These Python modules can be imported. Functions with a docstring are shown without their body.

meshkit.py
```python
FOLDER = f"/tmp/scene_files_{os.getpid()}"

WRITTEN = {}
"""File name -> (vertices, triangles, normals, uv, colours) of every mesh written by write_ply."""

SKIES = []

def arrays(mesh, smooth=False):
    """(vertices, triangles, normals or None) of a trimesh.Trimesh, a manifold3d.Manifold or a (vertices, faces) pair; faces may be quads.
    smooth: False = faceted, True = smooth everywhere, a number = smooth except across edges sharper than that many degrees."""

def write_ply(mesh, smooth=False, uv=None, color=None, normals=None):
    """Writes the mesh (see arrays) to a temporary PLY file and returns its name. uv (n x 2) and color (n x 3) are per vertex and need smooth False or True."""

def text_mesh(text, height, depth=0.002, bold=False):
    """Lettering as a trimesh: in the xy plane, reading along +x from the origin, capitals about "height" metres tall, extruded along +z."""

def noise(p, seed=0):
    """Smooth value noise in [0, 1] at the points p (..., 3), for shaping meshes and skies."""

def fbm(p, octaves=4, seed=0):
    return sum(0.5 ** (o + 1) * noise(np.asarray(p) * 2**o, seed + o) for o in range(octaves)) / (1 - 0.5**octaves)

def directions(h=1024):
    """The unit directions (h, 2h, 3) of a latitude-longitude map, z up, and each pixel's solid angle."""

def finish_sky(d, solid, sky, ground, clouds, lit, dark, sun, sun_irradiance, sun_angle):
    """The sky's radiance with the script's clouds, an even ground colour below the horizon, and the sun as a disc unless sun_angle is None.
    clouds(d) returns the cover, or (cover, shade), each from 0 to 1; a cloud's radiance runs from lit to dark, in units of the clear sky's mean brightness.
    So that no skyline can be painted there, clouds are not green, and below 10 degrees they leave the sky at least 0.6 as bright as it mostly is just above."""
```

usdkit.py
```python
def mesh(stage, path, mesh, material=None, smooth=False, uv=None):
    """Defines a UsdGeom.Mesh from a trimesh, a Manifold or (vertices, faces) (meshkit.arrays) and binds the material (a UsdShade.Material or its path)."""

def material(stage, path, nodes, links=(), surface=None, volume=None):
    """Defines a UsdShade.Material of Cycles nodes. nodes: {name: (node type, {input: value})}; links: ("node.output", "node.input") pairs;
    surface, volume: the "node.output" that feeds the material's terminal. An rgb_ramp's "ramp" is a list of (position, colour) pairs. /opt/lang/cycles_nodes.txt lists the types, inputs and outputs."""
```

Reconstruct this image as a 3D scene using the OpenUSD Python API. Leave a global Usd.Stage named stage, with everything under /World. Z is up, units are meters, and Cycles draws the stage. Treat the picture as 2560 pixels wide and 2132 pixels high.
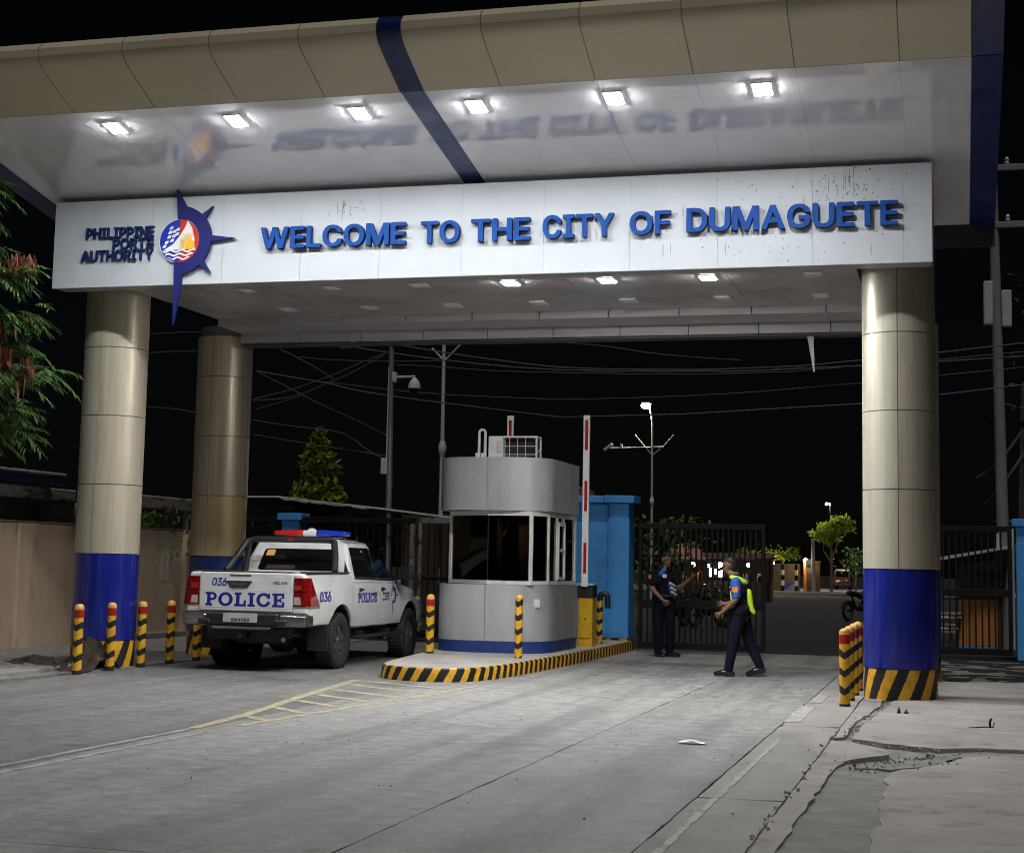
import math, random
import numpy as np, trimesh, manifold3d as m3
from shapely.geometry import Polygon, LineString, Point, box as sbox
from shapely import affinity
from pxr import Gf, Sdf, Usd, UsdGeom, UsdLux, UsdShade, Vt
import usdkit, meshkit

random.seed(7)
rng = np.random.default_rng(7)
PI = math.pi
stage = Usd.Stage.CreateInMemory()
UsdGeom.SetStageUpAxis(stage, 'Z')
UsdGeom.SetStageMetersPerUnit(stage, 1.0)
world = UsdGeom.Xform.Define(stage, '/World')
stage.SetDefaultPrim(world.GetPrim())
UsdGeom.Scope.Define(stage, '/World/Looks')

# ------------------------------------------------------------------ camera, sky, added fill for street glow, exposure
CAM, YAW, PITCH, ROLL, FPX = (5.972, -19.786, 1.5), -0.273, 0.112, 0.020, 3993.0
cam = UsdGeom.Camera.Define(stage, '/World/Camera')
cy, sy, cp, sp = math.cos(YAW), math.sin(YAW), math.cos(PITCH), math.sin(PITCH)
fwd = np.array([sy * cp, cy * cp, sp]); rt = np.array([cy, -sy, 0]); up = np.cross(rt, fwd)
cr, sr = math.cos(ROLL), math.sin(ROLL)
rt2, up2 = cr * rt + sr * up, -sr * rt + cr * up
cam.AddTransformOp().Set(Gf.Matrix4d(*rt2, 0, *up2, 0, *(-fwd), 0, *CAM, 1))
cam.CreateHorizontalApertureAttr(36.0)
cam.CreateVerticalApertureAttr(36.0 * 852 / 1024)
cam.CreateFocalLengthAttr(36.0 * FPX / 2560)
cam.CreateVerticalApertureOffsetAttr(-36.0 * 106 / 2560)
cam.CreateClippingRangeAttr(Gf.Vec2f(0.1, 2000))
cam.CreateExposureAttr(0.38)
LAMP, LAMP_IN = 490.0, 540.0         # radiance of the lit canopy lamps

GLOW_DIR = (0.10, -0.36, 0.93)
dome = UsdLux.DomeLight.Define(stage, '/World/sky')
dome.GetPrim().SetCustomDataByKey('kind', 'structure')
el, ro = math.asin(GLOW_DIR[2] / np.linalg.norm(GLOW_DIR)), math.atan2(GLOW_DIR[0], GLOW_DIR[1])
skym = usdkit.material(stage, '/World/Looks/night_sky', {
    's': ('sky_texture', {'sky_type': 'single_scattering', 'sun_disc': False, 'sun_elevation': el, 'sun_rotation': ro}),
    'b': ('background_shader', {'strength': 0.0003})}, [('s.color', 'b.color')], surface='b.background')
UsdShade.MaterialBindingAPI.Apply(dome.GetPrim()).Bind(skym)
glow_fill = UsdLux.DistantLight.Define(stage, '/World/street_glow_fill')  # overhead fill added in place of unseen street glow, softer than a moon
glow_fill.CreateNormalizeAttr(True); glow_fill.CreateIntensityAttr(0.2); glow_fill.CreateAngleAttr(6.0)
glow_fill.CreateColorAttr(Gf.Vec3f(1.0, 0.97, 0.92))
zv = np.array(GLOW_DIR) / np.linalg.norm(GLOW_DIR); xv = np.cross([0, 0, 1], zv); xv /= np.linalg.norm(xv); yv = np.cross(zv, xv)
glow_fill.AddTransformOp().Set(Gf.Matrix4d(*xv, 0, *yv, 0, *zv, 0, 0, 0, 30, 1))

# ------------------------------------------------------------------ materials
def mat(name, col, rough=.5, metal=0, var=.12, vs=3, st=(1, 1, 1), bump=0, bs=60, coat=0, stain=None, stain2=None, rvar=.08, spec=.5, world=False, dist=0.0):
    """paint-like surface: base colour varied by noise, optional stains ((colour, (sx,sy,sz), low, high, amount))"""
    col = np.array(col, float)
    n = {'tc': ('texture_coordinate', {}), 'geo': ('geometry', {}),
         'mp': ('mapping', {'scale': tuple(vs * np.array(st, float))}),
         'n': ('noise_texture', {'detail': 6, 'roughness': .6, 'scale': 1, 'distortion': dist}),
         'r': ('rgb_ramp', {'ramp': [(.25, tuple(col * (1 - var))), (.75, tuple(np.minimum(col * (1 + var), 1)))]}),
         'rr': ('map_range', {'from_min': .3, 'from_max': .7, 'to_min': max(rough - rvar, .02), 'to_max': min(rough + rvar, 1)}),
         'p': ('principled_bsdf', {'metallic': metal, 'coat_weight': coat, 'coat_roughness': .05, 'specular_ior_level': spec})}
    src = 'geo.position' if world else 'tc.object'
    l = [(src, 'mp.vector'), ('mp.vector', 'n.vector'), ('n.fac', 'r.fac'), ('n.fac', 'rr.value'), ('rr.result', 'p.roughness')]
    out = 'r.color'
    for k, s in enumerate([stain, stain2]):
        if s:
            sc, ss, lo, hi, am = s
            n[f'sm{k}'] = ('mapping', {'scale': tuple(ss), 'location': (3.1 * k, 1.7, .4)})
            n[f'sn{k}'] = ('noise_texture', {'detail': 5, 'roughness': .65, 'scale': 1})
            n[f'sr{k}'] = ('map_range', {'from_min': lo, 'from_max': hi, 'to_min': 0, 'to_max': am, 'clamp': True})
            n[f'sx{k}'] = ('mix', {'color2': tuple(sc)})
            l += [(src, f'sm{k}.vector'), (f'sm{k}.vector', f'sn{k}.vector'), (f'sn{k}.fac', f'sr{k}.value'), (f'sr{k}.result', f'sx{k}.fac'), (out, f'sx{k}.color1')]
            out = f'sx{k}.color'
    l.append((out, 'p.base_color'))
    if bump:
        n['bm'] = ('noise_texture', {'scale': bs, 'detail': 5, 'roughness': .7})
        n['b'] = ('bump', {'strength': bump, 'distance': .01})
        l += [(src, 'bm.vector'), ('bm.fac', 'b.height'), ('b.normal', 'p.normal')]
    return usdkit.material(stage, '/World/Looks/' + name, n, l, surface='p.BSDF')

def stripes(name, period, slant, uv=True, duty=.5, c1=(.75, .40, .02), c2=(.012, .012, .014), rough=.5, phase=0.0):
    """flat yellow and black warning paint; uv: along u; else chevrons in object space pointing down the front"""
    n = {'tc': ('texture_coordinate', {}), 'x': ('separate_xyz', {}), 'a': ('math', {'math_type': 'absolute'}),
         'm': ('math', {'math_type': 'multiply', 'value2': -slant}), 'd': ('math', {'math_type': 'add'}),
         'e': ('math', {'math_type': 'multiply_add', 'value2': 1 / period, 'value3': phase}), 'f': ('math', {'math_type': 'fraction'}),
         'g': ('math', {'math_type': 'greater_than', 'value2': duty}),
         'no': ('noise_texture', {'scale': 9, 'detail': 7, 'roughness': .7}),
         'nn': ('noise_texture', {'scale': 38, 'detail': 4}),
         'w': ('rgb_ramp', {'ramp': [(.3, (.55, .5, .45)), (.55, (1, 1, 1))]}),
         'wo': ('math', {'math_type': 'multiply_add', 'value2': .035, 'value3': -.017}),
         'da': ('math', {'math_type': 'add'}),
         'mx': ('mix', {'color1': c1, 'color2': c2}), 'mu': ('mix', {'mix_type': 'multiply', 'fac': .8}),
         'p': ('principled_bsdf', {'roughness': rough})}
    l = [('tc.UV' if uv else 'tc.object', 'x.vector')]
    if uv:
        l += [('x.y', 'm.value1'), ('x.x', 'd.value1')]
    else:
        l += [('x.x', 'a.value1'), ('a.value', 'm.value1'), ('x.z', 'd.value1')]
    l += [('m.value', 'd.value2'), ('d.value', 'da.value1'), ('tc.object', 'nn.vector'), ('nn.fac', 'wo.value1'), ('wo.value', 'da.value2'), ('da.value', 'e.value1'),
          ('e.value', 'f.value1'), ('f.value', 'g.value1'), ('g.value', 'mx.fac'),
          ('tc.object', 'no.vector'), ('no.fac', 'w.fac'), ('mx.color', 'mu.color1'), ('w.color', 'mu.color2'), ('mu.color', 'p.base_color')]
    return usdkit.material(stage, '/World/Looks/' + name, n, l, surface='p.BSDF')

def emit(name, col, s):
    return usdkit.material(stage, '/World/Looks/' + name, {'e': ('emission', {'color': col, 'strength': s})}, [], surface='e.emission')

def glass(name, tint, refl=1.5, rough=.03):
    return usdkit.material(stage, '/World/Looks/' + name, {
        't': ('transparent_bsdf', {'color': tint}), 'g': ('glossy_bsdf', {'color': (.9, .9, .9), 'roughness': rough}),
        'f': ('fresnel', {'IOR': refl}), 'm': ('mix_closure', {})},
        [('f.fac', 'm.fac'), ('t.BSDF', 'm.closure1'), ('g.BSDF', 'm.closure2')], surface='m.closure')

def leafmat(name, c1, c2, tr=.35):
    return usdkit.material(stage, '/World/Looks/' + name, {
        'g': ('geometry', {}), 'r': ('rgb_ramp', {'ramp': [(0, c1), (1, c2)]}), 'p': ('principled_bsdf', {'roughness': .55}),
        't': ('translucent_bsdf', {}), 'm': ('mix_closure', {'fac': tr})},
        [('g.random_per_island', 'r.fac'), ('r.color', 'p.base_color'), ('r.color', 't.color'), ('p.BSDF', 'm.closure1'), ('t.BSDF', 'm.closure2')], surface='m.closure')

M = {}
def ground(name, base, dark, light, speck, sp_scale, tracks, bump):
    n = {'g': ('geometry', {}), 'n1': ('noise_texture', {'scale': .55, 'detail': 12, 'roughness': .72, 'distortion': .4}), 'r1': ('rgb_ramp', {'ramp': [(.30, dark), (.47, base), (.56, base), (.74, light)]}),
         'n2': ('noise_texture', {'scale': 5.5, 'detail': 9, 'roughness': .75}), 'r2': ('rgb_ramp', {'ramp': [(.33, (.45, .445, .44)), (.5, (1, 1, 1)), (.66, (1.4, 1.39, 1.38))]}), 'x2': ('mix', {'mix_type': 'multiply', 'fac': .95}),
         'mt': ('mapping', {'scale': (2.1, .085, 1)}), 'n3': ('noise_texture', {'scale': 1, 'detail': 6, 'roughness': .6}), 'r3': ('rgb_ramp', {'ramp': [(.38, (.62, .615, .61)), (.56, (1, 1, 1))]}), 'x3': ('mix', {'mix_type': 'multiply', 'fac': tracks}),
         'v': ('voronoi_texture', {'scale': sp_scale, 'randomness': 1}), 'rs': ('rgb_ramp', {'ramp': [(.10, (1, 1, 1)), (.22, (0, 0, 0))]}), 'nm': ('noise_texture', {'scale': 2.2, 'detail': 3}), 'rm': ('map_range', {'from_min': .42, 'from_max': .62, 'to_min': .0, 'to_max': 1, 'clamp': True}), 'ms': ('math', {'math_type': 'multiply'}), 'x4': ('mix', {'color2': speck}),
         'vd': ('voronoi_texture', {'scale': 1.1, 'randomness': 1}), 'rd': ('rgb_ramp', {'ramp': [(.03, (.4, .39, .38)), (.13, (1, 1, 1))]}), 'nd': ('noise_texture', {'scale': 7, 'detail': 5}), 'ad': ('vector_math', {'vector_math_type': 'multiply_add', 'vector2': (.22, .22, .22)}), 'x5': ('mix', {'mix_type': 'multiply', 'fac': .75}),
         'nb': ('noise_texture', {'scale': 16, 'detail': 9, 'roughness': .8}), 'b': ('bump', {'strength': bump, 'distance': .03}), 'ro': ('map_range', {'from_min': .35, 'from_max': .65, 'to_min': .55, 'to_max': .95}), 'p': ('principled_bsdf', {'specular_ior_level': .4})}
    n['ad'][1].pop('vector_math_type'); n['ad'][1]['math_type'] = 'multiply_add'
    P = 'g.position'
    l = [(P, 'n1.vector'), ('n1.fac', 'r1.fac'), (P, 'n2.vector'), ('n2.fac', 'r2.fac'), ('r1.color', 'x2.color1'), ('r2.color', 'x2.color2'), (P, 'mt.vector'), ('mt.vector', 'n3.vector'), ('n3.fac', 'r3.fac'), ('x2.color', 'x3.color1'), ('r3.color', 'x3.color2'),
         (P, 'v.vector'), ('v.distance', 'rs.fac'), (P, 'nm.vector'), ('nm.fac', 'rm.value'), ('rs.color', 'ms.value1'), ('rm.result', 'ms.value2'), ('ms.value', 'x4.fac'), ('x3.color', 'x4.color1'),
         (P, 'nd.vector'), ('nd.color', 'ad.vector1'), (P, 'ad.vector3'), ('ad.vector', 'vd.vector'), ('vd.distance', 'rd.fac'), ('x4.color', 'x5.color1'), ('rd.color', 'x5.color2'), ('x5.color', 'p.base_color'),
         (P, 'nb.vector'), ('nb.fac', 'b.height'), ('b.normal', 'p.normal'), ('n2.fac', 'ro.value'), ('ro.result', 'p.roughness')]
    return usdkit.material(stage, '/World/Looks/' + name, n, l, surface='p.BSDF')
M['asphalt'] = ground('asphalt', (.20, .196, .191), (.115, .112, .108), (.29, .285, .275), (.40, .39, .37), 30, .55, .9)
M['slab'] = ground('road_concrete', (.265, .261, .256), (.16, .157, .153), (.345, .34, .333), (.12, .118, .115), 24, .8, .5)
M['walk'] = mat('walk_concrete', (.29, .272, .257), .85, var=.22, vs=1.6, bump=.8, bs=40, world=True, stain=((.14, .132, .125), (2.6, 2.6, 2.6), .53, .68, .7), stain2=((.40, .37, .34), (9, 9, 9), .57, .7, .5))
M['mortar'] = mat('mortar_bed', (.20, .195, .185), .9, var=.35, vs=4, bump=1, bs=25, world=True)
M['gutter'] = mat('gutter_concrete', (.27, .256, .245), .85, var=.2, vs=1.5, bump=.7, bs=50, world=True, stain=((.14, .135, .13), (1.5, .5, 1), .5, .7, .6))
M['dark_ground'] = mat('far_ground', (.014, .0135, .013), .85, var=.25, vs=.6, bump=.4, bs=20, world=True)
M['soil'] = mat('soil', (.05, .033, .022), .95, var=.5, vs=9, bump=1, bs=30, world=True)
M['island'] = mat('island_concrete', (.36, .34, .315), .85, var=.18, vs=1.7, bump=.5, bs=50, world=True, stain=((.2, .19, .175), (1.4, 1.4, 1.4), .52, .72, .6))
M['yellow_line'] = mat('worn_yellow_paint', (.40, .335, .20), .8, var=.2, vs=6, world=True, stain=((.2, .195, .18), (13, 13, 13), .47, .56, .85))
M['white_line'] = mat('worn_white_paint', (.36, .352, .335), .8, var=.15, vs=6, world=True, stain=((.21, .205, .2), (8, 8, 8), .46, .58, .8))
M['champagne'] = mat('champagne_cladding', (.54, .51, .41), .38, metal=.3, var=.06, vs=1.0, st=(30, 30, .6), world=True, rvar=.06, stain=((.33, .29, .2), (6, 6, .9), .52, .8, .65))
M['champagne_warm'] = mat('warm_champagne_cladding', (.55, .485, .37), .38, metal=.3, var=.07, vs=1.0, st=(30, 30, .6), world=True, rvar=.06, stain=((.34, .27, .18), (5, 5, .9), .52, .8, .65))
M['champagne_shade'] = mat('shaded_champagne_cladding', (.36, .31, .235), .36, metal=.45, var=.1, vs=1.0, st=(20, 20, .6), world=True)  # rear column champagne, with its shade put into a darker colour
M['champagne_dirty'] = mat('rust_washed_cladding', (.36, .27, .13), .4, metal=.3, var=.16, vs=1.2, st=(6, 6, .8), world=True)
M['col_core'] = mat('dark_joint', (.03, .025, .02), .8, var=.1)
M['col_blue'] = mat('blue_enamel', (.008, .017, .23), .24, var=.2, vs=1.4, st=(7, 7, .5), world=True, coat=.35, stain=((.05, .06, .16), (13, 13, .5), .56, .72, .6), stain2=((.01, .012, .06), (5, 5, 1.1), .55, .75, .8), rvar=.1)
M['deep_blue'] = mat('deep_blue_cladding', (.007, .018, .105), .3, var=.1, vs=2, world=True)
M['tan'] = mat('tan_fascia', (.58, .51, .385), .42, metal=.2, var=.07, vs=.7, world=True, rvar=.05)
M['soffit'] = mat('soffit_white', (.70, .69, .715), .05, var=.03, vs=.6, world=True, rvar=.015, coat=.5, stain=((.6, .58, .58), (.8, .5, 1), .5, .75, .5))
M['ceiling'] = mat('ceiling_panel', (.34, .32, .315), .3, var=.06, vs=.8, world=True, rvar=.07)
M['beam'] = mat('beam_panel', (.36, .345, .35), .45, var=.12, vs=1.5, world=True)
M['core'] = mat('dark_fascia', (.06, .055, .055), .6, var=.15)
M['letter_blue'] = mat('letter_blue', (.007, .062, .29), .6, var=.05, spec=.2)
M['letter_side'] = mat('letter_return', (.010, .022, .10), .6, var=.1, spec=.2)
M['navy'] = mat('emblem_navy', (.014, .017, .13), .6, spec=.2, var=.06)
M['red'] = mat('sign_red', (.55, .03, .02), .4, var=.06)
M['royal'] = mat('emblem_blue', (.012, .035, .36), .4, var=.05)
M['pure_white'] = mat('white_vinyl', (.8, .8, .8), .4, var=.03)
M['gold'] = mat('sun_yellow', (.85, .48, .03), .4, var=.05)
M['truck_white'] = mat('truck_white', (.72, .72, .72), .2, var=.02, vs=1.2, coat=.7, rvar=.04, stain=((.50, .47, .43), (2.6, 2.6, 4), .5, .76, .55))
M['black_plastic'] = mat('black_plastic', (.018, .018, .019), .5, var=.15, bump=.15, bs=200)
M['rubber'] = mat('tyre_rubber', (.022, .021, .021), .8, var=.3, vs=8)
M['dark_glass'] = mat('tinted_glass', (.006, .006, .007), .05, var=.05, spec=.22, rvar=.01)
M['chrome'] = mat('chrome', (.62, .63, .65), .14, metal=1, var=.05)
M['grey_bumper'] = mat('smoked_chrome', (.36, .36, .37), .2, metal=.9, var=.12)
M['alloy'] = mat('dark_alloy', (.22, .23, .24), .32, metal=.85, var=.1)
M['tail_red'] = mat('tail_lens_red', (.20, .004, .005), .08, var=.35, vs=22, coat=1)
M['tail_clear'] = mat('tail_lens_clear', (.48, .40, .36), .12, var=.45, vs=26, coat=1)
M['lens_red'] = mat('beacon_red', (.62, .015, .015), .1, var=.2, vs=14, coat=1)
M['lens_blue'] = mat('beacon_blue', (.015, .05, .58), .1, var=.2, vs=14, coat=1)
M['plate_paint'] = mat('plate_paint', (.60, .58, .55), .35, var=.08, metal=.1)
M['sticker_yellow'] = mat('sticker_yellow', (.75, .42, .08), .5, var=.08)
M['alu'] = mat('booth_cladding', (.42, .435, .455), .4, metal=.2, var=.07, vs=1.4, st=(3, 3, .8), world=True, stain=((.22, .215, .21), (5, 5, .8), .54, .8, .55))
M['alu_dirty'] = mat('booth_lower_cladding', (.40, .402, .41), .42, metal=.2, var=.1, vs=1.4, st=(3, 3, .8), world=True, stain=((.17, .165, .16), (3.4, 3.4, .9), .5, .75, .75), bump=.1, bs=90)
M['frame_white'] = mat('window_frame_white', (.66, .65, .63), .4, var=.08, vs=4, stain=((.35, .32, .29), (9, 9, 3), .56, .75, .6))
M['curtain'] = mat('brown_curtain', (.22, .155, .12), .9, var=.35, vs=1, st=(28, 28, .4), world=True)
M['dark_inside'] = mat('dark_interior', (.03, .026, .024), .9, var=.3)
M['plinth_blue'] = mat('plinth_blue', (.012, .035, .17), .5, var=.2, vs=3, world=True, stain=((.12, .12, .13), (7, 7, 7), .58, .72, .5))
M['steel_white'] = mat('powder_white_steel', (.66, .65, .64), .45, var=.1, vs=6, stain=((.35, .26, .2), (14, 14, 14), .6, .72, .7))
M['boom_red'] = mat('reflective_red', (.42, .008, .012), .3, var=.08)
M['yellow_box'] = mat('barrier_yellow', (.60, .36, .015), .45, var=.12, vs=4, stain=((.2, .13, .04), (10, 10, 10), .57, .7, .7))
M['sky_blue'] = mat('barrier_cap_blue', (.25, .55, .72), .4, var=.06)
M['wall_blue'] = mat('gatepost_blue', (.07, .34, .80), .65, var=.12, vs=2.2, world=True, bump=.3, bs=90, stain=((.05, .18, .45), (2.5, 2.5, 1.2), .56, .72, .7))
M['iron'] = mat('black_iron', (.007, .007, .0075), .6, spec=.25, var=.35, vs=12, bump=.25, bs=70)
M['iron_worn'] = mat('worn_grey_iron', (.20, .20, .215), .5, var=.45, vs=9, bump=.3, bs=50, stain=((.03, .03, .03), (7, 7, 4), .52, .6, .9))
M['galv'] = mat('galvanised_steel', (.33, .34, .345), .45, metal=.55, var=.25, vs=9, st=(3, 3, 1))
M['pole_white'] = mat('pole_white', (.60, .59, .57), .5, var=.1, vs=5)
M['buff'] = mat('buff_plaster', (.54, .41, .30), .9, var=.16, vs=1.3, st=(1, 1, .5), world=True, bump=.5, bs=30, stain=((.17, .115, .08), (2.0, 2.0, .8), .5, .76, .6), stain2=((.55, .45, .34), (1.1, 1.1, .6), .55, .75, .5))
M['buff_cap'] = mat('wall_cap', (.14, .09, .06), .9, var=.3, vs=3, world=True)
M['timber'] = mat('weathered_timber', (.30, .27, .255), .85, var=.4, vs=3, st=(2, 1, 6), world=True, stain=((.05, .045, .04), (2.5, 1.6, 5), .52, .62, .9))
M['zinc'] = mat('zinc_sheet', (.55, .55, .55), .45, metal=.4, var=.15, vs=4, world=True)
M['rust'] = mat('rusty_sheet', (.13, .06, .045), .8, var=.3, vs=5, world=True)
M['reflector_red'] = mat('reflector_red', (.36, .018, .012), .3, var=.2, vs=14)
M['cap_yellow'] = mat('bollard_cap', (.74, .42, .10), .5, var=.12, vs=14)
M['lamp_lit'] = emit('lamp_lit', (.95, .985, 1.0), LAMP)
M['lamp_lit_in'] = emit('lamp_lit_inner', (1.0, .985, .96), LAMP_IN)
M['lamp_off'] = mat('lamp_diffuser_off', (.62, .60, .57), .4, var=.04)
M['lamp_body'] = mat('lamp_housing', (.55, .55, .55), .4, var=.05)
M['skin'] = mat('skin', (.20, .098, .06), .5, var=.1, vs=20)
M['hair'] = mat('hair', (.004, .0035, .003), .6, var=.2)
M['uniform'] = mat('navy_uniform', (.006, .007, .014), .95, spec=.15, var=.25, vs=9, bump=.4, bs=25)
M['trouser'] = mat('dark_trousers', (.006, .008, .018), .95, spec=.15, var=.25, vs=9, bump=.4, bs=25)
M['jersey_blue'] = mat('blue_jersey', (.02, .09, .38), .75, var=.15, vs=9, bump=.3, bs=40)
M['vest_stripe'] = mat('vest_white', (.62, .62, .62), .6, var=.05)
M['lime'] = mat('lime_reflective', (.52, .76, .03), .55, var=.1, vs=12)
M['orange'] = mat('orange_patch', (.75, .20, .04), .6, var=.15, vs=18)
M['shoe'] = mat('polished_shoe', (.010, .010, .011), .14, var=.2, coat=.6)
M['shirt_white'] = mat('white_shirt', (.65, .66, .72), .8, var=.08)
M['leaf_a'] = leafmat('leaf_green', (.085, .17, .035), (.17, .30, .075))
M['leaf_b'] = leafmat('leaf_yellow_green', (.20, .28, .025), (.40, .46, .06))
M['leaf_dark'] = leafmat('leaf_dark', (.018, .04, .012), (.04, .075, .02))
M['pod'] = leafmat('seed_pod', (.20, .06, .035), (.42, .19, .11), .25)
M['pod_y'] = leafmat('seed_pod_unripe', (.25, .20, .04), (.35, .3, .08), .2)
M['bark'] = mat('bark', (.10, .075, .055), .9, var=.4, vs=6, st=(2, 2, .5), bump=.8, bs=25)
M['cable'] = mat('cable_grey', (.10, .105, .095), .7, var=.2)
M['orange_panel'] = mat('orange_board', (.50, .19, .035), .7, var=.15, vs=4, world=True)
M['brown_panel'] = mat('brown_board', (.06, .035, .02), .8, var=.2, world=True)
M['concrete_pole'] = mat('concrete_pole', (.25, .245, .24), .8, var=.22, vs=3, st=(2, 2, .6), world=True, bump=.3, bs=30)
M['umbrella'] = mat('umbrella_cloth', (.35, .16, .14), .8, var=.1)
M['van_red'] = mat('van_red', (.05, .003, .003), .25, var=.1, coat=.5)
M['paper'] = mat('paper', (.75, .75, .74), .7, var=.06)
M['far_wall'] = mat('far_wall', (.11, .08, .055), .9, var=.25, vs=2, world=True)
M['col_stripes'] = stripes('column_stripes', .2689, .42, phase=.12)
M['kerb_stripes'] = stripes('kerb_stripes', .225, .60, duty=.46)
M['post_stripes'] = stripes('bollard_chevrons', .198, .75, uv=False, duty=.6)
M['pier_stripes'] = stripes('pier_stripes', .30, -.9)
M['bulb_white'] = emit('bulb_white', (1, .98, 1.0), 9)
M['bulb_warm'] = emit('bulb_warm', (1, .72, .38), 85)
M['street_lamp'] = emit('street_lamp_lit', (1, .86, .68), 320)

# ------------------------------------------------------------------ scene helpers
used = {}
def path_of(parent, name):
    base = str(parent.GetPath()) if parent is not None else '/World'
    k = (base, name); n = used.get(k, 0); used[k] = n + 1
    return f'{base}/{name}' if n == 0 else f'{base}/{name}_{n:03d}'

def tag(p, label=None, cat=None, group=None, kind=None):
    for k, v in (('label', label), ('category', cat), ('group', group), ('kind', kind)):
        if v: p.SetCustomDataByKey(k, v)
    return p

def obj(name, mesh, m, parent=None, smooth=30, uv=None, label=None, kind=None):
    if isinstance(mesh, list): mesh = cat(mesh)
    g = usdkit.mesh(stage, path_of(parent, name), mesh, M[m] if isinstance(m, str) else m, smooth=smooth, uv=uv)
    return tag(g.GetPrim(), label, kind=kind)

def thing(name, label, catg, loc=(0, 0, 0), rz=0, group=None):
    x = UsdGeom.Xform.Define(stage, path_of(None, name)); x.AddTranslateOp().Set(Gf.Vec3d(*loc)); x.AddRotateZOp().Set(float(rz))
    return tag(x.GetPrim(), label, catg, group)

def part(name, parent):
    return UsdGeom.Xform.Define(stage, path_of(parent, name)).GetPrim()

def dup(root, loc, rz=0, label=None, group=None):
    name = root.GetName().rstrip('0123456789').rstrip('_')
    x = UsdGeom.Xform.Define(stage, path_of(None, name))
    x.GetPrim().GetReferences().AddInternalReference(root.GetPath()); x.GetPrim().SetInstanceable(True)
    x.ClearXformOpOrder(); x.GetPrim().CreateAttribute('xformOp:translate', Sdf.ValueTypeNames.Double3).Set(Gf.Vec3d(*loc))
    x.GetPrim().CreateAttribute('xformOp:rotateZ', Sdf.ValueTypeNames.Float).Set(float(rz))
    x.GetPrim().GetAttribute('xformOpOrder').Set(['xformOp:translate', 'xformOp:rotateZ'])
    c = root.GetCustomData()
    return tag(x.GetPrim(), label or c.get('label'), c.get('category'), group or c.get('group'))

def struct(name, mesh, m, smooth=False, kind='structure', **k):
    p = obj(name, mesh, m, None, smooth, **k); p.SetCustomDataByKey('kind', kind); return p

# ------------------------------------------------------------------ mesh helpers
def cat(ms): return trimesh.util.concatenate([to_tm(m) for m in ms])
def to_tm(m):
    if hasattr(m, 'to_mesh'):
        q = m.to_mesh(); return trimesh.Trimesh(q.vert_properties[:, :3], q.tri_verts, process=False)
    return m
def mv(m, x=0, y=0, z=0, rx=0, ry=0, rz=0, s=1):
    m = to_tm(m).copy()
    if np.ndim(s) or s != 1: m.apply_transform(np.diag(list(np.broadcast_to(s, 3)) + [1]))
    for a, ax in ((rx, [1, 0, 0]), (ry, [0, 1, 0]), (rz, [0, 0, 1])):
        if a: m.apply_transform(trimesh.transformations.rotation_matrix(math.radians(a), ax))
    m.apply_translation([x, y, z]); return m
def bx(x0, x1, y0, y1, z0, z1, c=.006):
    """box with chamfered edges"""
    c = min(c, .3 * min(x1 - x0, y1 - y0, z1 - z0))
    if c <= 0: return mv(trimesh.creation.box([x1 - x0, y1 - y0, z1 - z0]), (x0 + x1) / 2, (y0 + y1) / 2, (z0 + z1) / 2)
    p = []
    for X, sx in ((x0, 1), (x1, -1)):
        for Y, sy_ in ((y0, 1), (y1, -1)):
            for Z, sz in ((z0, 1), (z1, -1)):
                p += [(X + sx * c, Y + sy_ * c, Z), (X + sx * c, Y, Z + sz * c), (X, Y + sy_ * c, Z + sz * c)]
    return trimesh.convex.convex_hull(np.array(p))
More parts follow.
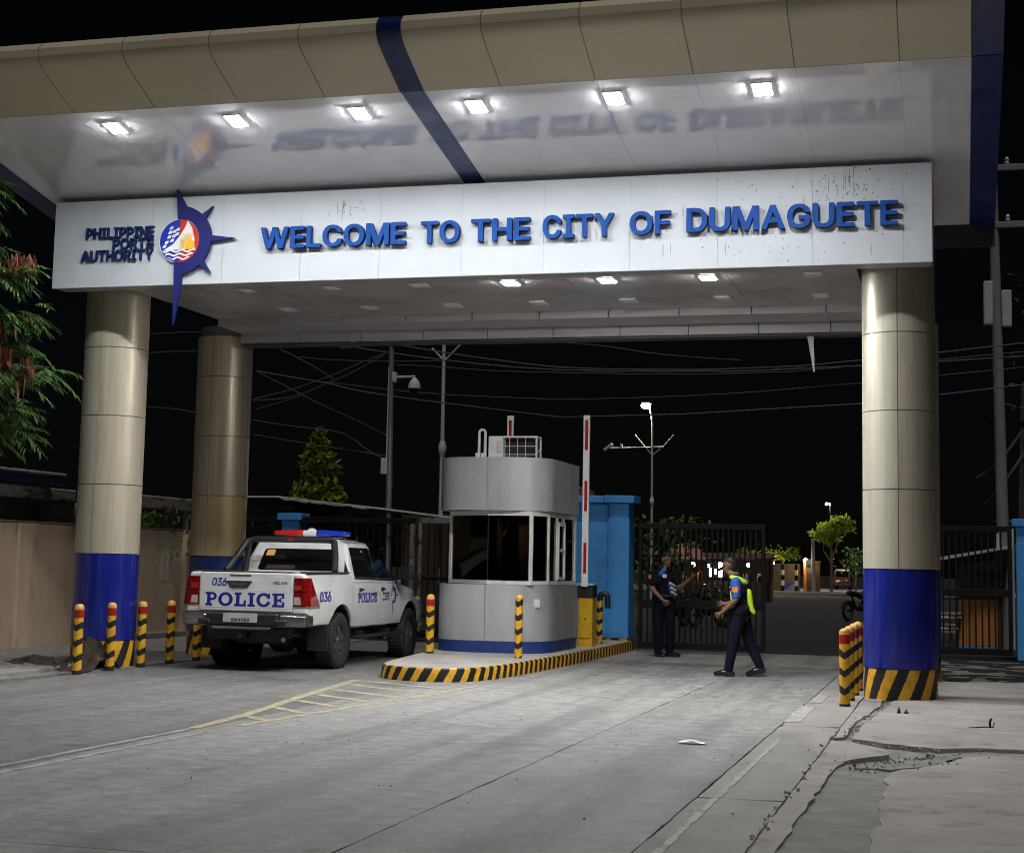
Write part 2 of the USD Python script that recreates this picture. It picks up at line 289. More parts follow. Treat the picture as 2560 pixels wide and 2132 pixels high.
def rod(p, q, r, r2=None, n=10):
    p, q = np.array(p, float), np.array(q, float); r2 = r if r2 is None else r2
    d = q - p; L = np.linalg.norm(d); d /= L
    a = np.cross(d, [0, 0, 1] if abs(d[2]) < .9 else [1, 0, 0]); a /= np.linalg.norm(a); b = np.cross(d, a)
    t = np.linspace(0, 2 * PI, n, endpoint=False); ring = np.outer(np.cos(t), a) + np.outer(np.sin(t), b)
    v = np.vstack([p + r * ring, q + r2 * ring, [p], [q]]); f = []
    for i in range(n):
        j = (i + 1) % n
        f += [(i, j, n + j), (i, n + j, n + i), (2 * n, j, i), (2 * n + 1, n + i, n + j)]
    m = trimesh.Trimesh(v, f, process=False); m.fix_normals() if False else None
    return m
def tube(pts, r, n=8):
    pts = np.array(pts, float); rs = np.broadcast_to(r, len(pts)); V, F = [], []
    tg = np.gradient(pts, axis=0); tg /= np.linalg.norm(tg, axis=1, keepdims=True)
    a = np.cross(tg[0], [0, 0, 1] if abs(tg[0][2]) < .9 else [1, 0, 0])
    t = np.linspace(0, 2 * PI, n, endpoint=False)
    for k in range(len(pts)):
        a = a - tg[k] * (a @ tg[k]); a /= np.linalg.norm(a); b = np.cross(tg[k], a)
        V.append(pts[k] + rs[k] * (np.outer(np.cos(t), a) + np.outer(np.sin(t), b)))
    for k in range(len(pts) - 1):
        for i in range(n):
            j = (i + 1) % n; A = k * n
            F += [(A + i, A + j, A + n + j), (A + i, A + n + j, A + n + i)]
    V = np.vstack(V + [pts[:1], pts[-1:]]); N = len(pts) * n; B = N - n
    for i in range(n):
        j = (i + 1) % n; F += [(N, j, i), (N + 1, B + i, B + j)]
    return trimesh.Trimesh(V, F, process=False)
def lathe(prof, n=32):
    """prof: (r, z) from bottom to top, outer surface"""
    t = np.linspace(0, 2 * PI, n, endpoint=False); V = []
    for r, z in prof: V.append(np.stack([r * np.cos(t), r * np.sin(t), np.full(n, z)], 1))
    F = []
    for k in range(len(prof) - 1):
        for i in range(n):
            j = (i + 1) % n; A = k * n
            F += [(A + i, A + j, A + n + j), (A + i, A + n + j, A + n + i)]
    return trimesh.Trimesh(np.vstack(V), F, process=False)
def prism(poly, z0, z1):
    gs = getattr(poly, 'geoms', [poly])
    return cat([mv(trimesh.creation.extrude_polygon(g, z1 - z0, engine='earcut'), z=z0) for g in gs if g.area > 1e-9])
def front(poly, y, depth):
    """polygon in (x, z), extruded towards -y from y"""
    m = prism(poly, 0, depth); m.apply_transform(trimesh.transformations.rotation_matrix(PI / 2, [1, 0, 0])); m.apply_translation([0, y, 0]); return m
def side(poly, x, depth):
    """polygon in (y, z), extruded towards +x from x"""
    m = prism(poly, 0, depth); v = m.vertices.copy(); m.vertices = np.stack([v[:, 2] + x, v[:, 0], v[:, 1]], 1); return m
def rrect(x0, z0, x1, z1, r):
    return sbox(x0 + r, z0 + r, x1 - r, z1 - r).buffer(r, quad_segs=4)
def text(s, h, depth=.004, bold=True):
    m = meshkit.text_mesh(s, h, depth, bold); return m
def stand(m):  # a text mesh in xy stood up to face -y, reading +x
    m = m.copy(); m.apply_transform(trimesh.transformations.rotation_matrix(PI / 2, [1, 0, 0])); return m
def fit_text(s, x0, x1, z0, z1, y, depth):
    m = text(s, 1.0, 1.0); b = m.bounds
    v = (m.vertices - b[0]) / np.maximum(b[1] - b[0], 1e-9)
    m.vertices = np.stack([x0 + v[:, 0] * (x1 - x0), y - v[:, 2] * depth, z0 + v[:, 1] * (z1 - z0)], 1); return m
def hull(pts): return trimesh.convex.convex_hull(np.array(pts, float))
def balls(pts, r, n=12):
    return m3.Manifold.batch_hull([m3.Manifold.sphere(rr, n).translate(tuple(map(float, p))) for p, rr in zip(pts, np.broadcast_to(r, len(pts)))])
def man(m): 
    m = to_tm(m); m = trimesh.Trimesh(m.vertices, m.faces, process=True); return m3.Manifold(m3.Mesh(m.vertices.astype(np.float32), m.faces.astype(np.uint32)))
def arc_shell(R, a0, a1, z0, z1, th=.02, n=24, cx=0, cy=0):
    """curved cladding panel between angles (from -y towards +x)"""
    t = np.linspace(a0, a1, n + 1); o = np.stack([R * np.sin(t), -R * np.cos(t)], 1); i = o * (R - th) / R
    m = prism(Polygon(np.vstack([o, i[::-1]])), z0, z1); m.apply_translation([cx, cy, 0]); return m
def uv_ring(R, z0, z1, n=64, a0=0, a1=2 * PI, R1=None):
    t = np.linspace(a0, a1, n + 1); R1 = R1 or R
    v = np.vstack([np.stack([R * np.sin(t), -R * np.cos(t), np.full(n + 1, z0)], 1), np.stack([R1 * np.sin(t), -R1 * np.cos(t), np.full(n + 1, z1)], 1)])
    uv = np.vstack([np.stack([R * t, np.full(n + 1, 0)], 1), np.stack([R * t, np.full(n + 1, z1 - z0)], 1)])
    f = []
    for i in range(n): f += [(i, i + 1, n + 2 + i), (i, n + 2 + i, n + 1 + i)]
    return trimesh.Trimesh(v, f, process=False), uv

def field(x0, x1, y0, y1, nx, ny, fn):
    X, Y = np.meshgrid(np.linspace(x0, x1, nx), np.linspace(y0, y1, ny), indexing='xy')
    v = np.stack([X.ravel(), Y.ravel(), fn(X, Y).ravel()], 1); f = []
    for j in range(ny - 1):
        for i in range(nx - 1):
            a = j * nx + i; f += [(a, a + 1, a + nx + 1), (a, a + nx + 1, a + nx)]
    return trimesh.Trimesh(v, f, process=False)
def fb(X, Y, s, seed=0, z=0): return meshkit.fbm(np.stack([X * s, Y * s, np.full_like(X, z)], -1), 4, seed)
def rough(pts, amp, step=.12, seed=1):
    """polygon outline with a broken, uneven edge"""
    r = np.random.default_rng(seed); ring = LineString(list(pts) + [pts[0]]); n = max(int(ring.length / step), 8)
    p = [ring.interpolate(i / n, True) for i in range(n)]
    return Polygon([(q.x + r.normal(0, amp), q.y + r.normal(0, amp)) for q in p]).buffer(0)

# ------------------------------------------------------------------ ground, road, pavements
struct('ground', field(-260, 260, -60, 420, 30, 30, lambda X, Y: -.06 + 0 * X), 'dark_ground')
def setting(name):
    x = UsdGeom.Xform.Define(stage, path_of(None, name)); x.GetPrim().SetCustomDataByKey('kind', 'structure'); return x.GetPrim()
road = setting('road')
obj('asphalt_lane', prism(Polygon([(-4.86, -40), (-.52, -40), (-.52, 9.2), (-4.86, 9.2)]), -.05, 0), 'asphalt', road, False)
for x0, x1 in ((-.512, 2.835), (2.845, 4.29)):
    ys = [-40, -26, -12.2, 9.2]
    for a, b in zip(ys[:-1], ys[1:]):
        obj('concrete_slab', prism(rough([(x0, a + .006), (x1, a + .006), (x1, b - .006), (x0, b - .006)], .0035, .22, int(x0 * 10 + a) + 90), -.05, .0), 'slab', road, False)
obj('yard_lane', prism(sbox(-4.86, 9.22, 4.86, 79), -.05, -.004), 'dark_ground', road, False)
gut = setting('gutter')
for a, b, s in ((-40, -9.1, 1), (-9.085, -3.93, 2), (-3.915, 1.6, 3), (1.615, 9.2, 4)):
    obj('gutter_slab', prism(rough([(4.305, a), (4.86, a), (4.86, b), (4.305, b)], .004, .2, s), -.05, .002), 'gutter', gut, False)
side_w = setting('pavement')
obj('mortar_bed', field(4.75, 12, -14, 9.2, 120, 200, lambda X, Y: -.012 + .03 * (fb(X, Y, 3.2, 3) - .5) - .035 * np.exp(-((X - 5.6) ** 2 / .3 + (Y + 6.3) ** 2 / .5))), 'mortar', side_w, True)
obj('paving_slab', prism(rough([(5.06, -5.07), (5.37, -5.37), (5.75, -5.56), (6.1, -5.36), (9.5, -5.3), (9.5, .15), (5.72, .1), (5.5, -.4), (5.22, -.6), (5.22, -1.38), (5.16, -2.2), (5.07, -3.65)], .018, .13, 5), -.05, .022), 'walk', side_w, False)
obj('paving_slab', prism(rough([(5.5, .17), (9.5, .2), (9.5, 3.6), (6.74, 3.6), (5.3, 3.0), (4.88, 2.9), (4.88, .8), (5.1, .3)], .012, .15, 6), -.05, .012), 'walk', side_w, False)
obj('paving_slab', prism(rough([(4.875, -5.15), (5.02, -5.12), (5.36, -5.7), (5.42, -6.05), (5.12, -6.55), (5.05, -7.2), (5.0, -12), (4.875, -12)], .007, .2, 8), -.05, .006), 'walk', side_w, False)
obj('paving_slab', prism(rough([(4.885, -4.95), (4.97, -4.95), (4.97, -3.6), (5.05, -2.2), (5.12, -1.3), (5.1, .2), (4.885, .7)], .006, .2, 9), -.05, .01), 'walk', side_w, False)
obj('paving_slab', prism(rough([(6.15, -5.75), (9.5, -5.45), (9.5, -12), (5.5, -12), (5.45, -7.1), (5.75, -6.75), (5.85, -6.2)], .02, .14, 12), -.05, .0), 'walk', side_w, False)
obj('broken_slab', mv(prism(rough([(5.15, -7.0), (5.5, -6.3), (6.0, -5.9), (5.8, -6.6), (5.45, -7.05)], .02, .1, 13), -.03, .03), z=-.03, rx=0), 'mortar', side_w, False)
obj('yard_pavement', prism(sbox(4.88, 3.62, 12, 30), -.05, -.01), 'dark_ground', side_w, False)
lp = setting('left_pavement')
obj('pavement_bed', prism(sbox(-14, -30, -4.99, 9.2), -.05, .012), 'mortar', lp, False)
obj('kerb_strip', prism(rough([(-4.985, -1.1), (-4.865, -1.1), (-4.865, 9.1), (-4.985, 9.1)], .008, .2, 15), -.05, .018), 'gutter', lp, False)
obj('paving_slab', prism(rough([(-9, .1), (-6.67, .22), (-5.27, -1.2), (-5.22, -2.0), (-5.18, -2.5), (-5.5, -3.1), (-9, -3.4)], .012, .2, 16), -.03, .055), 'walk', lp, False)
obj('paving_slab', prism(rough([(-9, -3.5), (-5.5, -3.2), (-5.1, -2.6), (-4.99, -2.6), (-4.99, -20), (-9, -20)], .012, .2, 17), -.03, .03), 'walk', lp, False)

def strip(pts, w, z=.004, seed=3):
    return prism(rough(list(LineString(pts).buffer(w / 2, cap_style=2, join_style=2).exterior.coords)[:-1], .006, .09, seed), z - .003, z)
mk = setting('road_markings')
L_ = [(-.56, -6.7), (-.68, -5.3), (-1.05, -3.03), (-1.39, -.5)]; R_ = [(-.30, -6.35), (-.05, -3.9), (.17, -2.12), (.27, -.62)]
obj('edge_line', strip(L_, .11, seed=21), 'yellow_line', mk, False); obj('edge_line', strip(R_, .10, seed=22), 'yellow_line', mk, False)
ll, rl = LineString(L_), LineString(R_)
for i, (a, b) in enumerate([(.10, .2), (.24, .36), (.37, .5), (.5, .63), (.62, .75), (.74, .88), (.86, .985)]):
    p, q = ll.interpolate(b, True), rl.interpolate(a, True); t0 = .04
    p2 = (p.x + (q.x - p.x) * t0 + .05, p.y + (q.y - p.y) * t0); q2 = (q.x - .06, q.y)
    obj('hatch_bar', strip([p2, q2], .12, seed=30 + i), 'yellow_line', mk, False)
obj('centre_line', strip([(-.56, -6.72), (-.62, -9.6), (-.7, -14)], .06, seed=41), 'white_line', mk, False)
obj('centre_line', strip([(-.33, -6.9), (-.4, -9.6), (-.5, -14)], .07, seed=42), 'white_line', mk, False)
obj('edge_line', strip([(4.43, -12), (4.43, -5.2)], .045, .006, seed=43), 'white_line', mk, False)
obj('edge_line', strip([(4.37, -3.6), (4.36, -1.6)], .16, .006, seed=44), 'white_line', mk, False)
obj('edge_line', strip([(4.38, -1.2), (4.4, .2)], .15, .006, seed=45), 'white_line', mk, False)

pile = field(-6.9, -4.84, -1.25, -.28, 80, 40, lambda X, Y: .012 + np.maximum(0, .36 * np.exp(-(((X + 5.04) / .25) ** 2 + ((Y + .68) / .26) ** 2)) + .14 * np.exp(-((X + 5.9) ** 2 / .35 + (Y + .7) ** 2 / .09)) - .012) * (.35 + 1.3 * fb(X, Y, 9, 4)) + .03 * (fb(X, Y, 11, 8) - .45))
p_ = struct('dirt_pile', pile, 'soil', True); p_.SetCustomDataByKey('kind', 'stuff')
tag(p_, 'dark heap of dug up soil against the striped column foot', 'dirt')
r5 = np.random.default_rng(5)
rg9 = np.random.default_rng(44); grit = []
for ln, n_, w_ in (([(5.02, -5.0), (5.0, -3.7), (5.1, -2.1), (5.18, -1.0), (5.3, -.5)], 120, .05), ([(5.06, -5.1), (5.4, -5.5), (5.9, -5.5), (6.3, -5.4), (8, -5.4)], 130, .07), ([(5.2, -7.2), (5.5, -6.4), (5.9, -6.0)], 110, .16), ([(4.87, -12), (4.87, -4)], 60, .02), ([(5.2, .2), (6.5, .15), (9, .18)], 70, .05)):
    L9 = LineString(ln)
    for k in range(n_):
        q = L9.interpolate(rg9.random(), True); r_ = rg9.uniform(.004, .016) * (1.5 if rg9.random() < .1 else 1)
        grit.append(mv(hull(rg9.normal(0, 1, (9, 3)) * r_ * .6), q.x + rg9.normal(0, w_), q.y + rg9.normal(0, w_), .008))
for k in range(300):
    r_ = rg9.uniform(.003, .009); grit.append(mv(hull(rg9.normal(0, 1, (8, 3)) * r_ * .6), rg9.uniform(-4.7, 4.8), rg9.uniform(-10.5, 4), .006))
tag(obj('grit', grit, 'gutter', None, False), 'loose grit and stone crumbs on road and broken pavement joints', 'grit', kind='stuff')
rocks = []
for k in range(16):
    s = r5.uniform(.03, .09); c = (r5.uniform(-6.7, -5.05), r5.uniform(-1.15, -.75))
    rocks.append(mv(hull(r5.normal(0, 1, (14, 3)) * s * .5), c[0], c[1], .03))
tag(obj('rubble', rocks, 'mortar', None, False), 'loose broken concrete lumps around the dug up soil', 'rubble', kind='stuff')

# ------------------------------------------------------------------ the gateway: columns, canopy, sign
W, CR, ZST, ZB, PH = 5.301, .434, .368, 1.526, .938
def column(x, y, label, ztop, rusty=False, ring=False):
    t = thing('gate_column', label, 'column', (x, y, 0), 0, 'round clad columns of the gateway')
    obj('core', lathe([(.01, .0), (CR - .022, .0), (CR - .022, ztop), (.01, ztop)], 40), 'col_core', t)
    m, uv = uv_ring(CR - .006, 0, ZST - .004, 72, -PI, PI); obj('striped_foot', m, 'col_stripes', t, True, uv)
    obj('blue_band', lathe([(CR - .02, ZST), (CR, ZST + .004), (CR, ZB - .008), (CR - .02, ZB - .004)], 72), 'deep_blue' if ring else 'col_blue', t, 40)  # rear columns take the deeper blue, their shade mixed into the colour
    z = ZB; k = 0
    while z < ztop - .1:
        z1 = min(z + PH, ztop)
        for a in (0, PI):
            g = .010
            obj('cladding_panel', arc_shell(CR, a + g, a + PI - g, z + .006, z1 - .005, .02, 36), 'champagne_dirty' if rusty and k == 0 and a == 0 else 'champagne_shade' if ring else 'champagne_warm' if a == 0 else 'champagne', t, 40)
        z = z1; k += 1
    if ring: obj('top_ring', lathe([(CR - .05, ztop), (CR - .05, ztop + .16)], 40), 'core', t)
    return t
column(-W, 0, 'front column beside the brown plaster wall with soil at its foot', 5.99)
column(W, 0, 'front column standing alone on the broken pavement slabs', 5.99)
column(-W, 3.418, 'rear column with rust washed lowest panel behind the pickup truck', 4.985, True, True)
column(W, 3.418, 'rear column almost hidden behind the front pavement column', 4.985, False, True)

YF, YB, XE, XL_, SLOPE = -3.346, 1.03, 6.159, -5.884, .187
def soff(y): return 6.30 - SLOPE * (y + 1.04)
SZ = soff(YF)
def tilt(m):          # lay a flat piece on the sloping soffit plane
    m = m.copy(); m.vertices[:, 2] += soff(m.vertices[:, 1]); return m
can = thing('gateway_canopy', 'wide sloping canopy with tan curved fascia and glossy white soffit', 'canopy')
prof = np.array([(YF, SZ - .006), (-3.67, SZ + .135), (-3.93, SZ + .245), (-4.06, SZ + .31), (-4.13, SZ + .365), (-4.165, SZ + .43), (-4.16, SZ + .52), (-4.10, SZ + .59), (-3.95, SZ + .64)])
def fascia(x0, x1, off=0.0):
    return side(Polygon(np.vstack([prof + [off, 0], (prof + [.03, .022])[::-1]])), x0, x1 - x0)
seams = [XE, 5.445, 4.376, 3.307, 2.238, 1.169, .276, .0, -.908, -1.977, -3.046, -4.115, -5.184, XL_]
for i, (b, a) in enumerate(zip(seams[:-1], seams[1:])):
    blue = i == 6
    obj('fascia_panel', fascia(a + .005, b - .005), 'deep_blue' if blue else 'tan', can, 25, label='dark blue stripe panel' if blue else None)
    obj('soffit_panel', tilt(prism(sbox(a + .001, YF + .012, b - .001, YB), 0, .02)), 'deep_blue' if blue else 'soffit', can, False, label='dark blue stripe panel' if blue else None)
for x0, x1 in ((XL_ - .32, XL_ - .004), (XE + .004, XE + .31)):
    obj('end_band', [fascia(x0, x1, -.012), tilt(prism(sbox(x0, YF, x1, YB + .05), -.012, .3))], 'deep_blue', can, 25)
obj('backing', [fascia(XL_ + .01, XE - .01, .012), tilt(prism(sbox(XL_ + .01, YF + .04, XE - .01, YB - .01), .03, .5))], 'core', can)
obj('rear_fascia', bx(XL_ - .32, XE + .31, YB + .055, YB + .10, soff(YB) - .28, soff(YB) + .5, 0), 'core', can)
ZC = 5.10
obj('core_box', [bx(-4.82, 4.82, -.55, -.5, ZC + .03, 6.17, 0), bx(-4.82, 4.82, 3.2, 3.3, ZC + .03, 5.55, 0), bx(-4.83, -4.78, -.5, 3.2, ZC + .03, 5.55, 0), bx(4.78, 4.83, -.5, 3.2, ZC + .03, 5.55, 0), bx(-4.82, 4.82, -.5, 3.2, 5.56, 5.6, 0)], 'core', can)
xs = [-4.83, -3.83, -2.81, -1.81, -.79, .22, 1.23, 2.24, 3.25, 4.27, 4.83]
for a, b in zip(xs[:-1], xs[1:]):
    obj('ceiling_panel', prism(sbox(a + .0025, -.67, b - .0025, 2.13), ZC, ZC + .02), 'ceiling', can, False)
    obj('beam_fascia', bx(a + .008, b - .008, 2.135, 2.155, ZC - .105, ZC + .01, .003), 'beam', can, False)
    obj('beam_soffit', prism(sbox(a + .003, 2.16, b - .003, 2.95), ZC - .10, ZC - .085), 'beam', can, False)
    obj('beam_fascia', bx(a + .005, b - .005, 2.955, 2.975, ZC - .255, ZC - .095, .003), 'beam', can, False)
obj('beam_lip', bx(-4.83, 4.83, 2.98, 3.3, ZC - .29, ZC - .26, .004), 'core', can, False)

# the sign box, its letters and emblem
SY, SZ0, SZ1, SX = -1.038, 5.052, 6.223, 5.726
M['sign_white'] = mat('sign_panel', (.53, .555, .585), .5, var=.03, vs=1, world=True, stain=((.38, .39, .40), (14, 14, .45), .6, .82, .25), stain2=((.44, .44, .44), (3.4, 3.4, .7), .6, .8, .22))
M['grime'] = mat('grime_specks', (.17, .17, .165), .8, var=.3)
sg = thing('welcome_sign', 'long white fascia sign with raised blue welcome lettering', 'sign')
sx = [-SX, -5.4, -4.28, -3.24, -2.14, -1.06, .03, 1.09, 2.17, 3.24, 4.36, 5.4, SX]
for a, b in zip(sx[:-1], sx[1:]):
    obj('sign_panel', bx(a + (0 if a == -SX else .0012), b - (0 if b == SX else .0012), SY, SY + .03, SZ0, SZ1, .0015), 'sign_white', sg, False)
obj('sign_box', bx(-SX + .01, SX - .01, SY + .03, -.68, SZ0 + .008, SZ1 - .008, .004), 'ceiling', sg, False)
# grime spots and runs, thickest near the far end of the lettering
r6 = np.random.default_rng(6); sp = []
for k in range(200):
    if k < 80: X, Z = np.clip(r6.normal(4.75, .22), 4.2, 5.6), np.clip(r6.normal(5.98, .10), 5.7, 6.2)
    elif k < 180: X, Z = r6.uniform(2.3, 5.65), r6.uniform(5.1, 6.2)
    elif k < 200: X, Z = r6.normal(-1.55, .12), r6.normal(5.98, .07)
    else: X, Z = r6.uniform(-5.6, 2.3), r6.uniform(5.1, 6.2)
    w, h = r6.uniform(.004, .010), r6.uniform(.004, .012)
    if r6.random() < .14: w, h = .004, r6.uniform(.04, .13)
    sp.append(front(affinity.scale(Point(X, Z).buffer(1, quad_segs=2), w, h), SY - .0005, .0012))
obj('grime', sp, 'grime', sg, False, kind='stuff')
words = [('WELCOME', -2.66, -.69, 5.470, 5.752), ('TO', -.48, .02, 5.465, 5.748), ('THE', .18, .93, 5.465, 5.75), ('CITY', 1.10, 1.98, 5.472, 5.762), ('OF', 2.19, 2.68, 5.478, 5.765), ('DUMAGUETE', 2.88, 5.34, 5.487, 5.778)]
def letters(s, x0, x1, z0, z1, y, depth, gap, m, m2, parent, n='letter', slant=0):
    ws = []
    for ch in s:
        b = text(ch, 1, .1).bounds; ws.append(b[1][0] - b[0][0])
    g = gap; tot = sum(ws) + g * (len(s) - 1); k = (x1 - x0) / tot; x = x0
    for ch, w in zip(s, ws):
        f = fit_text(ch, x, x + w * k, z0, z1, y - depth + .006, .008); r = fit_text(ch, x, x + w * k, z0, z1, y, depth - .003)
        if m2 and m == 'letter_blue':
            f = cat([mv(f, dx, dy) for dx, dy in ((-.006, .0), (.006, -.0008), (0, -.0016))]); r = cat([mv(r, dx, dy) for dx, dy in ((-.006, .0), (.006, .0008), (0, .0016))])
        for q in (f, r):
            if slant: q.vertices[:, 0] += slant * (q.vertices[:, 2] - z0)
        p = obj(n, f, m, parent, False)
        if m2: obj('letter_return', r, m2, p, False)
        x += (w + g) * k
for w in words: letters(*w, SY - .022, .058, .13, 'letter_blue', 'letter_side', sg)
for s, a, b, c, d in (('PHILIPPINE', -5.225, -4.225, 5.700, 5.845), ('PORTS', -4.825, -4.225, 5.550, 5.692), ('AUTHORITY', -5.285, -4.225, 5.392, 5.540)):
    letters(s, a, b, c, d, SY - .01, .035, .12, 'letter_side', 'letter_side', sg)
def emblem(parent, S, put, th=1.0):
    """compass half ring round a ship and sun disc; coordinates in metres round the disc's centre, S scales them"""
    def P(pts): return Polygon([(S * a, S * b) for a, b in pts])
    cxp = lambda px, py: ((px - 1145) / 623, (533 - py) / 623)
    ring = Point(0, .01).buffer(.455, 32).difference(Point(0, 0).buffer(.292, 32)).intersection(sbox(-.02, -1, 1, 1))
    shapes = ring.union(Polygon([(-.065, .71), (-.035, .3), (-.02, .28), (.085, .445)])).union(Polygon([(-.045, -1.11), (-.06, -.285), (0, -.29), (.055, -.45), (.03, -.72)]))
    for tip, a, b in (((.80, .01), (.44, .06), (.44, -.03)), ((.465, .445), (.30, .33), (.36, .28)), ((.465, -.44), (.30, -.32), (.36, -.28))):
        shapes = shapes.union(Polygon([tip, a, b]))
    obj('compass_ring', put(affinity.scale(shapes, S, S, origin=(0, 0)), 0, .05 * th), 'navy', parent, False)
    disc = Point(0, 0).buffer(.283, 32)
    e = parent
    sc = lambda g: affinity.scale(g, S, S, origin=(0, 0))
    obj('disc_rim', put(sc(Point(0, 0).buffer(.293, 32)), 0, .03 * th), 'pure_white', e, False)
    obj('blue_half', put(sc(disc.intersection(sbox(-1, -1, 0, 1))), .03 * th, .036 * th), 'royal', e, False)
    obj('red_half', put(sc(disc.intersection(sbox(0, -1, 1, 1))), .03 * th, .036 * th), 'red', e, False)
    sail = Polygon([cxp(*p) for p in ((1215, 368), (1255, 430), (1280, 520), (1284, 600), (1000, 612), (1090, 560), (1150, 490), (1195, 420))])
    obj('sail', put(sc(sail.intersection(disc)), .036 * th, .041 * th), 'pure_white', e, False)
    c = cxp(1243, 568); sun = Point(c).buffer(.07)
    for k in range(11):
        a = math.radians(95 + k * 12 - 15)
        sun = sun.union(LineString([(c[0] + .085 * math.cos(a), c[1] + .085 * math.sin(a)), (c[0] + .15 * math.cos(a), c[1] + .15 * math.sin(a))]).buffer(.008))
    obj('sun', put(sc(sun.intersection(disc)), .041 * th, .045 * th), 'gold', e, False)
    for k in range(3):
        t = np.linspace(-.25, .25, 30); z = -.135 - .05 * k + .014 * np.sin(t * 38 + k)
        obj('wave', put(sc(LineString(np.stack([t, z], 1)).buffer(.011).intersection(disc.buffer(-.015))), .041 * th, .045 * th), 'pure_white', e, False)
    for px, py in ((1070, 425), (1060, 462), (1052, 500), (1030, 545), (1098, 455), (1095, 492), (1078, 530), (1128, 440), (1122, 478), (1012, 578)):
        a, b = cxp(px, py)
        obj('container', put(sc(Polygon([(a - .03, b - .022), (a + .018, b - .014), (a + .034, b + .026), (a - .014, b + .018)]).intersection(disc)), .036 * th, .04 * th), 'pure_white', e, False)
em = part('emblem', sg)
emblem(em, 1.0, lambda g, a, b: mv(front(g, SY - .02 - a, b - a), -3.835, 0, 5.625))

# lamps set in the canopy
def lamp(x, y, z, lit, label, group):
    t = thing('canopy_lamp', label, 'lamp', (x, y, z), 0, group); rx = -10.6 if lit == 1 else 0
    w, d = .092, .135
    obj('housing', [mv(q, rx=rx) for q in [bx(-w - .015, w + .015, -d - .015, -d, -.022, -.001, .002), bx(-w - .015, w + .015, d, d + .015, -.022, -.001, .002), bx(-w - .015, -w, -d, d, -.022, -.001, .002), bx(w, w + .015, -d, d, -.022, -.001, .002)]], 'lamp_body', t, False)
    obj('diffuser', mv(bx(-w + .002, w - .002, -d + .002, d - .002, -.03 if lit == 1 else -.03 if lit else -.012, -.003, .006), rx=rx), {0: 'lamp_off', 1: 'lamp_lit', 2: 'lamp_lit_in'}[lit], t, False)
names = ['nearest the outer end above the port authority lettering', 'second, above the round compass emblem', 'just before the blue stripe', 'just past the blue stripe', 'above the word city', 'above the last letters of the city name']
for i, x in enumerate((-3.79, -2.20, -.64, .77, 2.36, 3.99)):
    lamp(x, -2.93, soff(-2.93), 1, 'lit square soffit lamp ' + names[i], 'lit lamps in the white soffit')
for x, n in ((.46, 'the one nearest the middle, over the booth roof'), (1.73, 'the middle one of three'), (3.01, 'the one nearest the bare front column')):
    lamp(x, -.27, ZC, 2, 'lit lamp behind the sign, ' + n, 'lit lamps behind the sign')
fr_ = {-3.23: 'outermost, near the long compass spike', -2.0: 'second from the compass spike', -.77: 'beside the first lit lamp', 4.3: 'between the lit lamps and the bare column'}
for x, n in fr_.items(): lamp(x, -.3, ZC, 0, 'unlit front row ceiling lamp ' + n, 'unlit lamps in the ceiling')
for k, x in enumerate((-3.32, -2.08, -.83, .42, 1.69, 2.97, 4.26)):
    lamp(x, 1.35, ZC, 0, ('first', 'second', 'third', 'fourth', 'fifth', 'sixth', 'seventh')[k] + ' unlit rear row ceiling lamp counted from the rear column', 'unlit lamps in the ceiling')
tag(obj('hanging_strap', front(Polygon([(3.93, 4.81), (4.02, 4.81), (4.035, 4.29), (4.02, 4.29)]), 3.1, .02), 'galv', None, False), 'thin pointed strip hanging below the rear beam', 'strip')

# ------------------------------------------------------------------ bollards
def bollard(x, y, z, label, group, cap=True):
    t = thing('bollard', label, 'bollard', (x, y, z), 0, group)
    obj('post', lathe([(.06, .03), (.06, .86 - .17)], 24), 'post_stripes', t)
    obj('base', lathe([(.001, -.02), (.061, -.02), (.061, .03)], 20), 'black_plastic', t)
    obj('reflector_band', lathe([(.061, .69), (.0625, .695), (.0625, .785), (.061, .79)], 24), 'reflector_red', t)
    obj('cap', lathe([(.06, .79), (.06, .815), (.054, .838), (.038, .855), (.015, .863), (.0005, .864)], 24), 'cap_yellow', t)
    return t
g = 'striped bollards along the road edge by the brown wall'
b0 = bollard(-4.78, -1.53, .025, 'striped bollard nearest the pale pavement slab, in front of the soil', g)
for y, n in ((-.71, 'striped bollard before the striped foot of the front column'), (.12, 'striped bollard between the front column and bare wall'), (.95, 'striped bollard before the peeling poster on the wall'), (1.78, 'striped bollard half behind the pickup bumper')):
    dup(b0, (-4.78, y, .03), 0, n, g)
g2 = 'striped bollards in line beside the pavement column'
for y, n in ((-1.39, 'nearest striped bollard beside the pavement column'), (-.58, 'second striped bollard in the tight row of four'), (.3, 'third striped bollard in the tight row of four'), (1.09, 'last striped bollard of the row, touching the column outline')):
    dup(b0, (4.74, y, .0), 0, n, g2)
dup(b0, (-1.53, 2.80, .17), 0, 'striped bollard on the island between pickup and booth', 'bollards on the island')
def plain_post(x, y, label, curved=False):
    t = thing('island_post', label, 'bollard', (x, y, .17), 0, 'bollards on the island')
    obj('post', lathe([(.055, 0), (.055, .845 if not curved else .78)], 24), 'post_stripes', t)
    if curved:
        a = np.linspace(0, PI, 12); obj('bend', tube([(.07 - .07 * math.cos(q), 0, .78 + .07 * math.sin(q)) for q in a] + [(.14, 0, .6)], .05, 12), 'black_plastic', t)
    else: obj('cap', lathe([(.055, .845), (.05, .87), (.03, .888), (.0005, .893)], 24), 'cap_yellow', t)
plain_post(-.09, 2.48, 'black and yellow post right in front of the booth')
plain_post(.0, 7.45, 'black and yellow post bent over beside the barrier box', True)

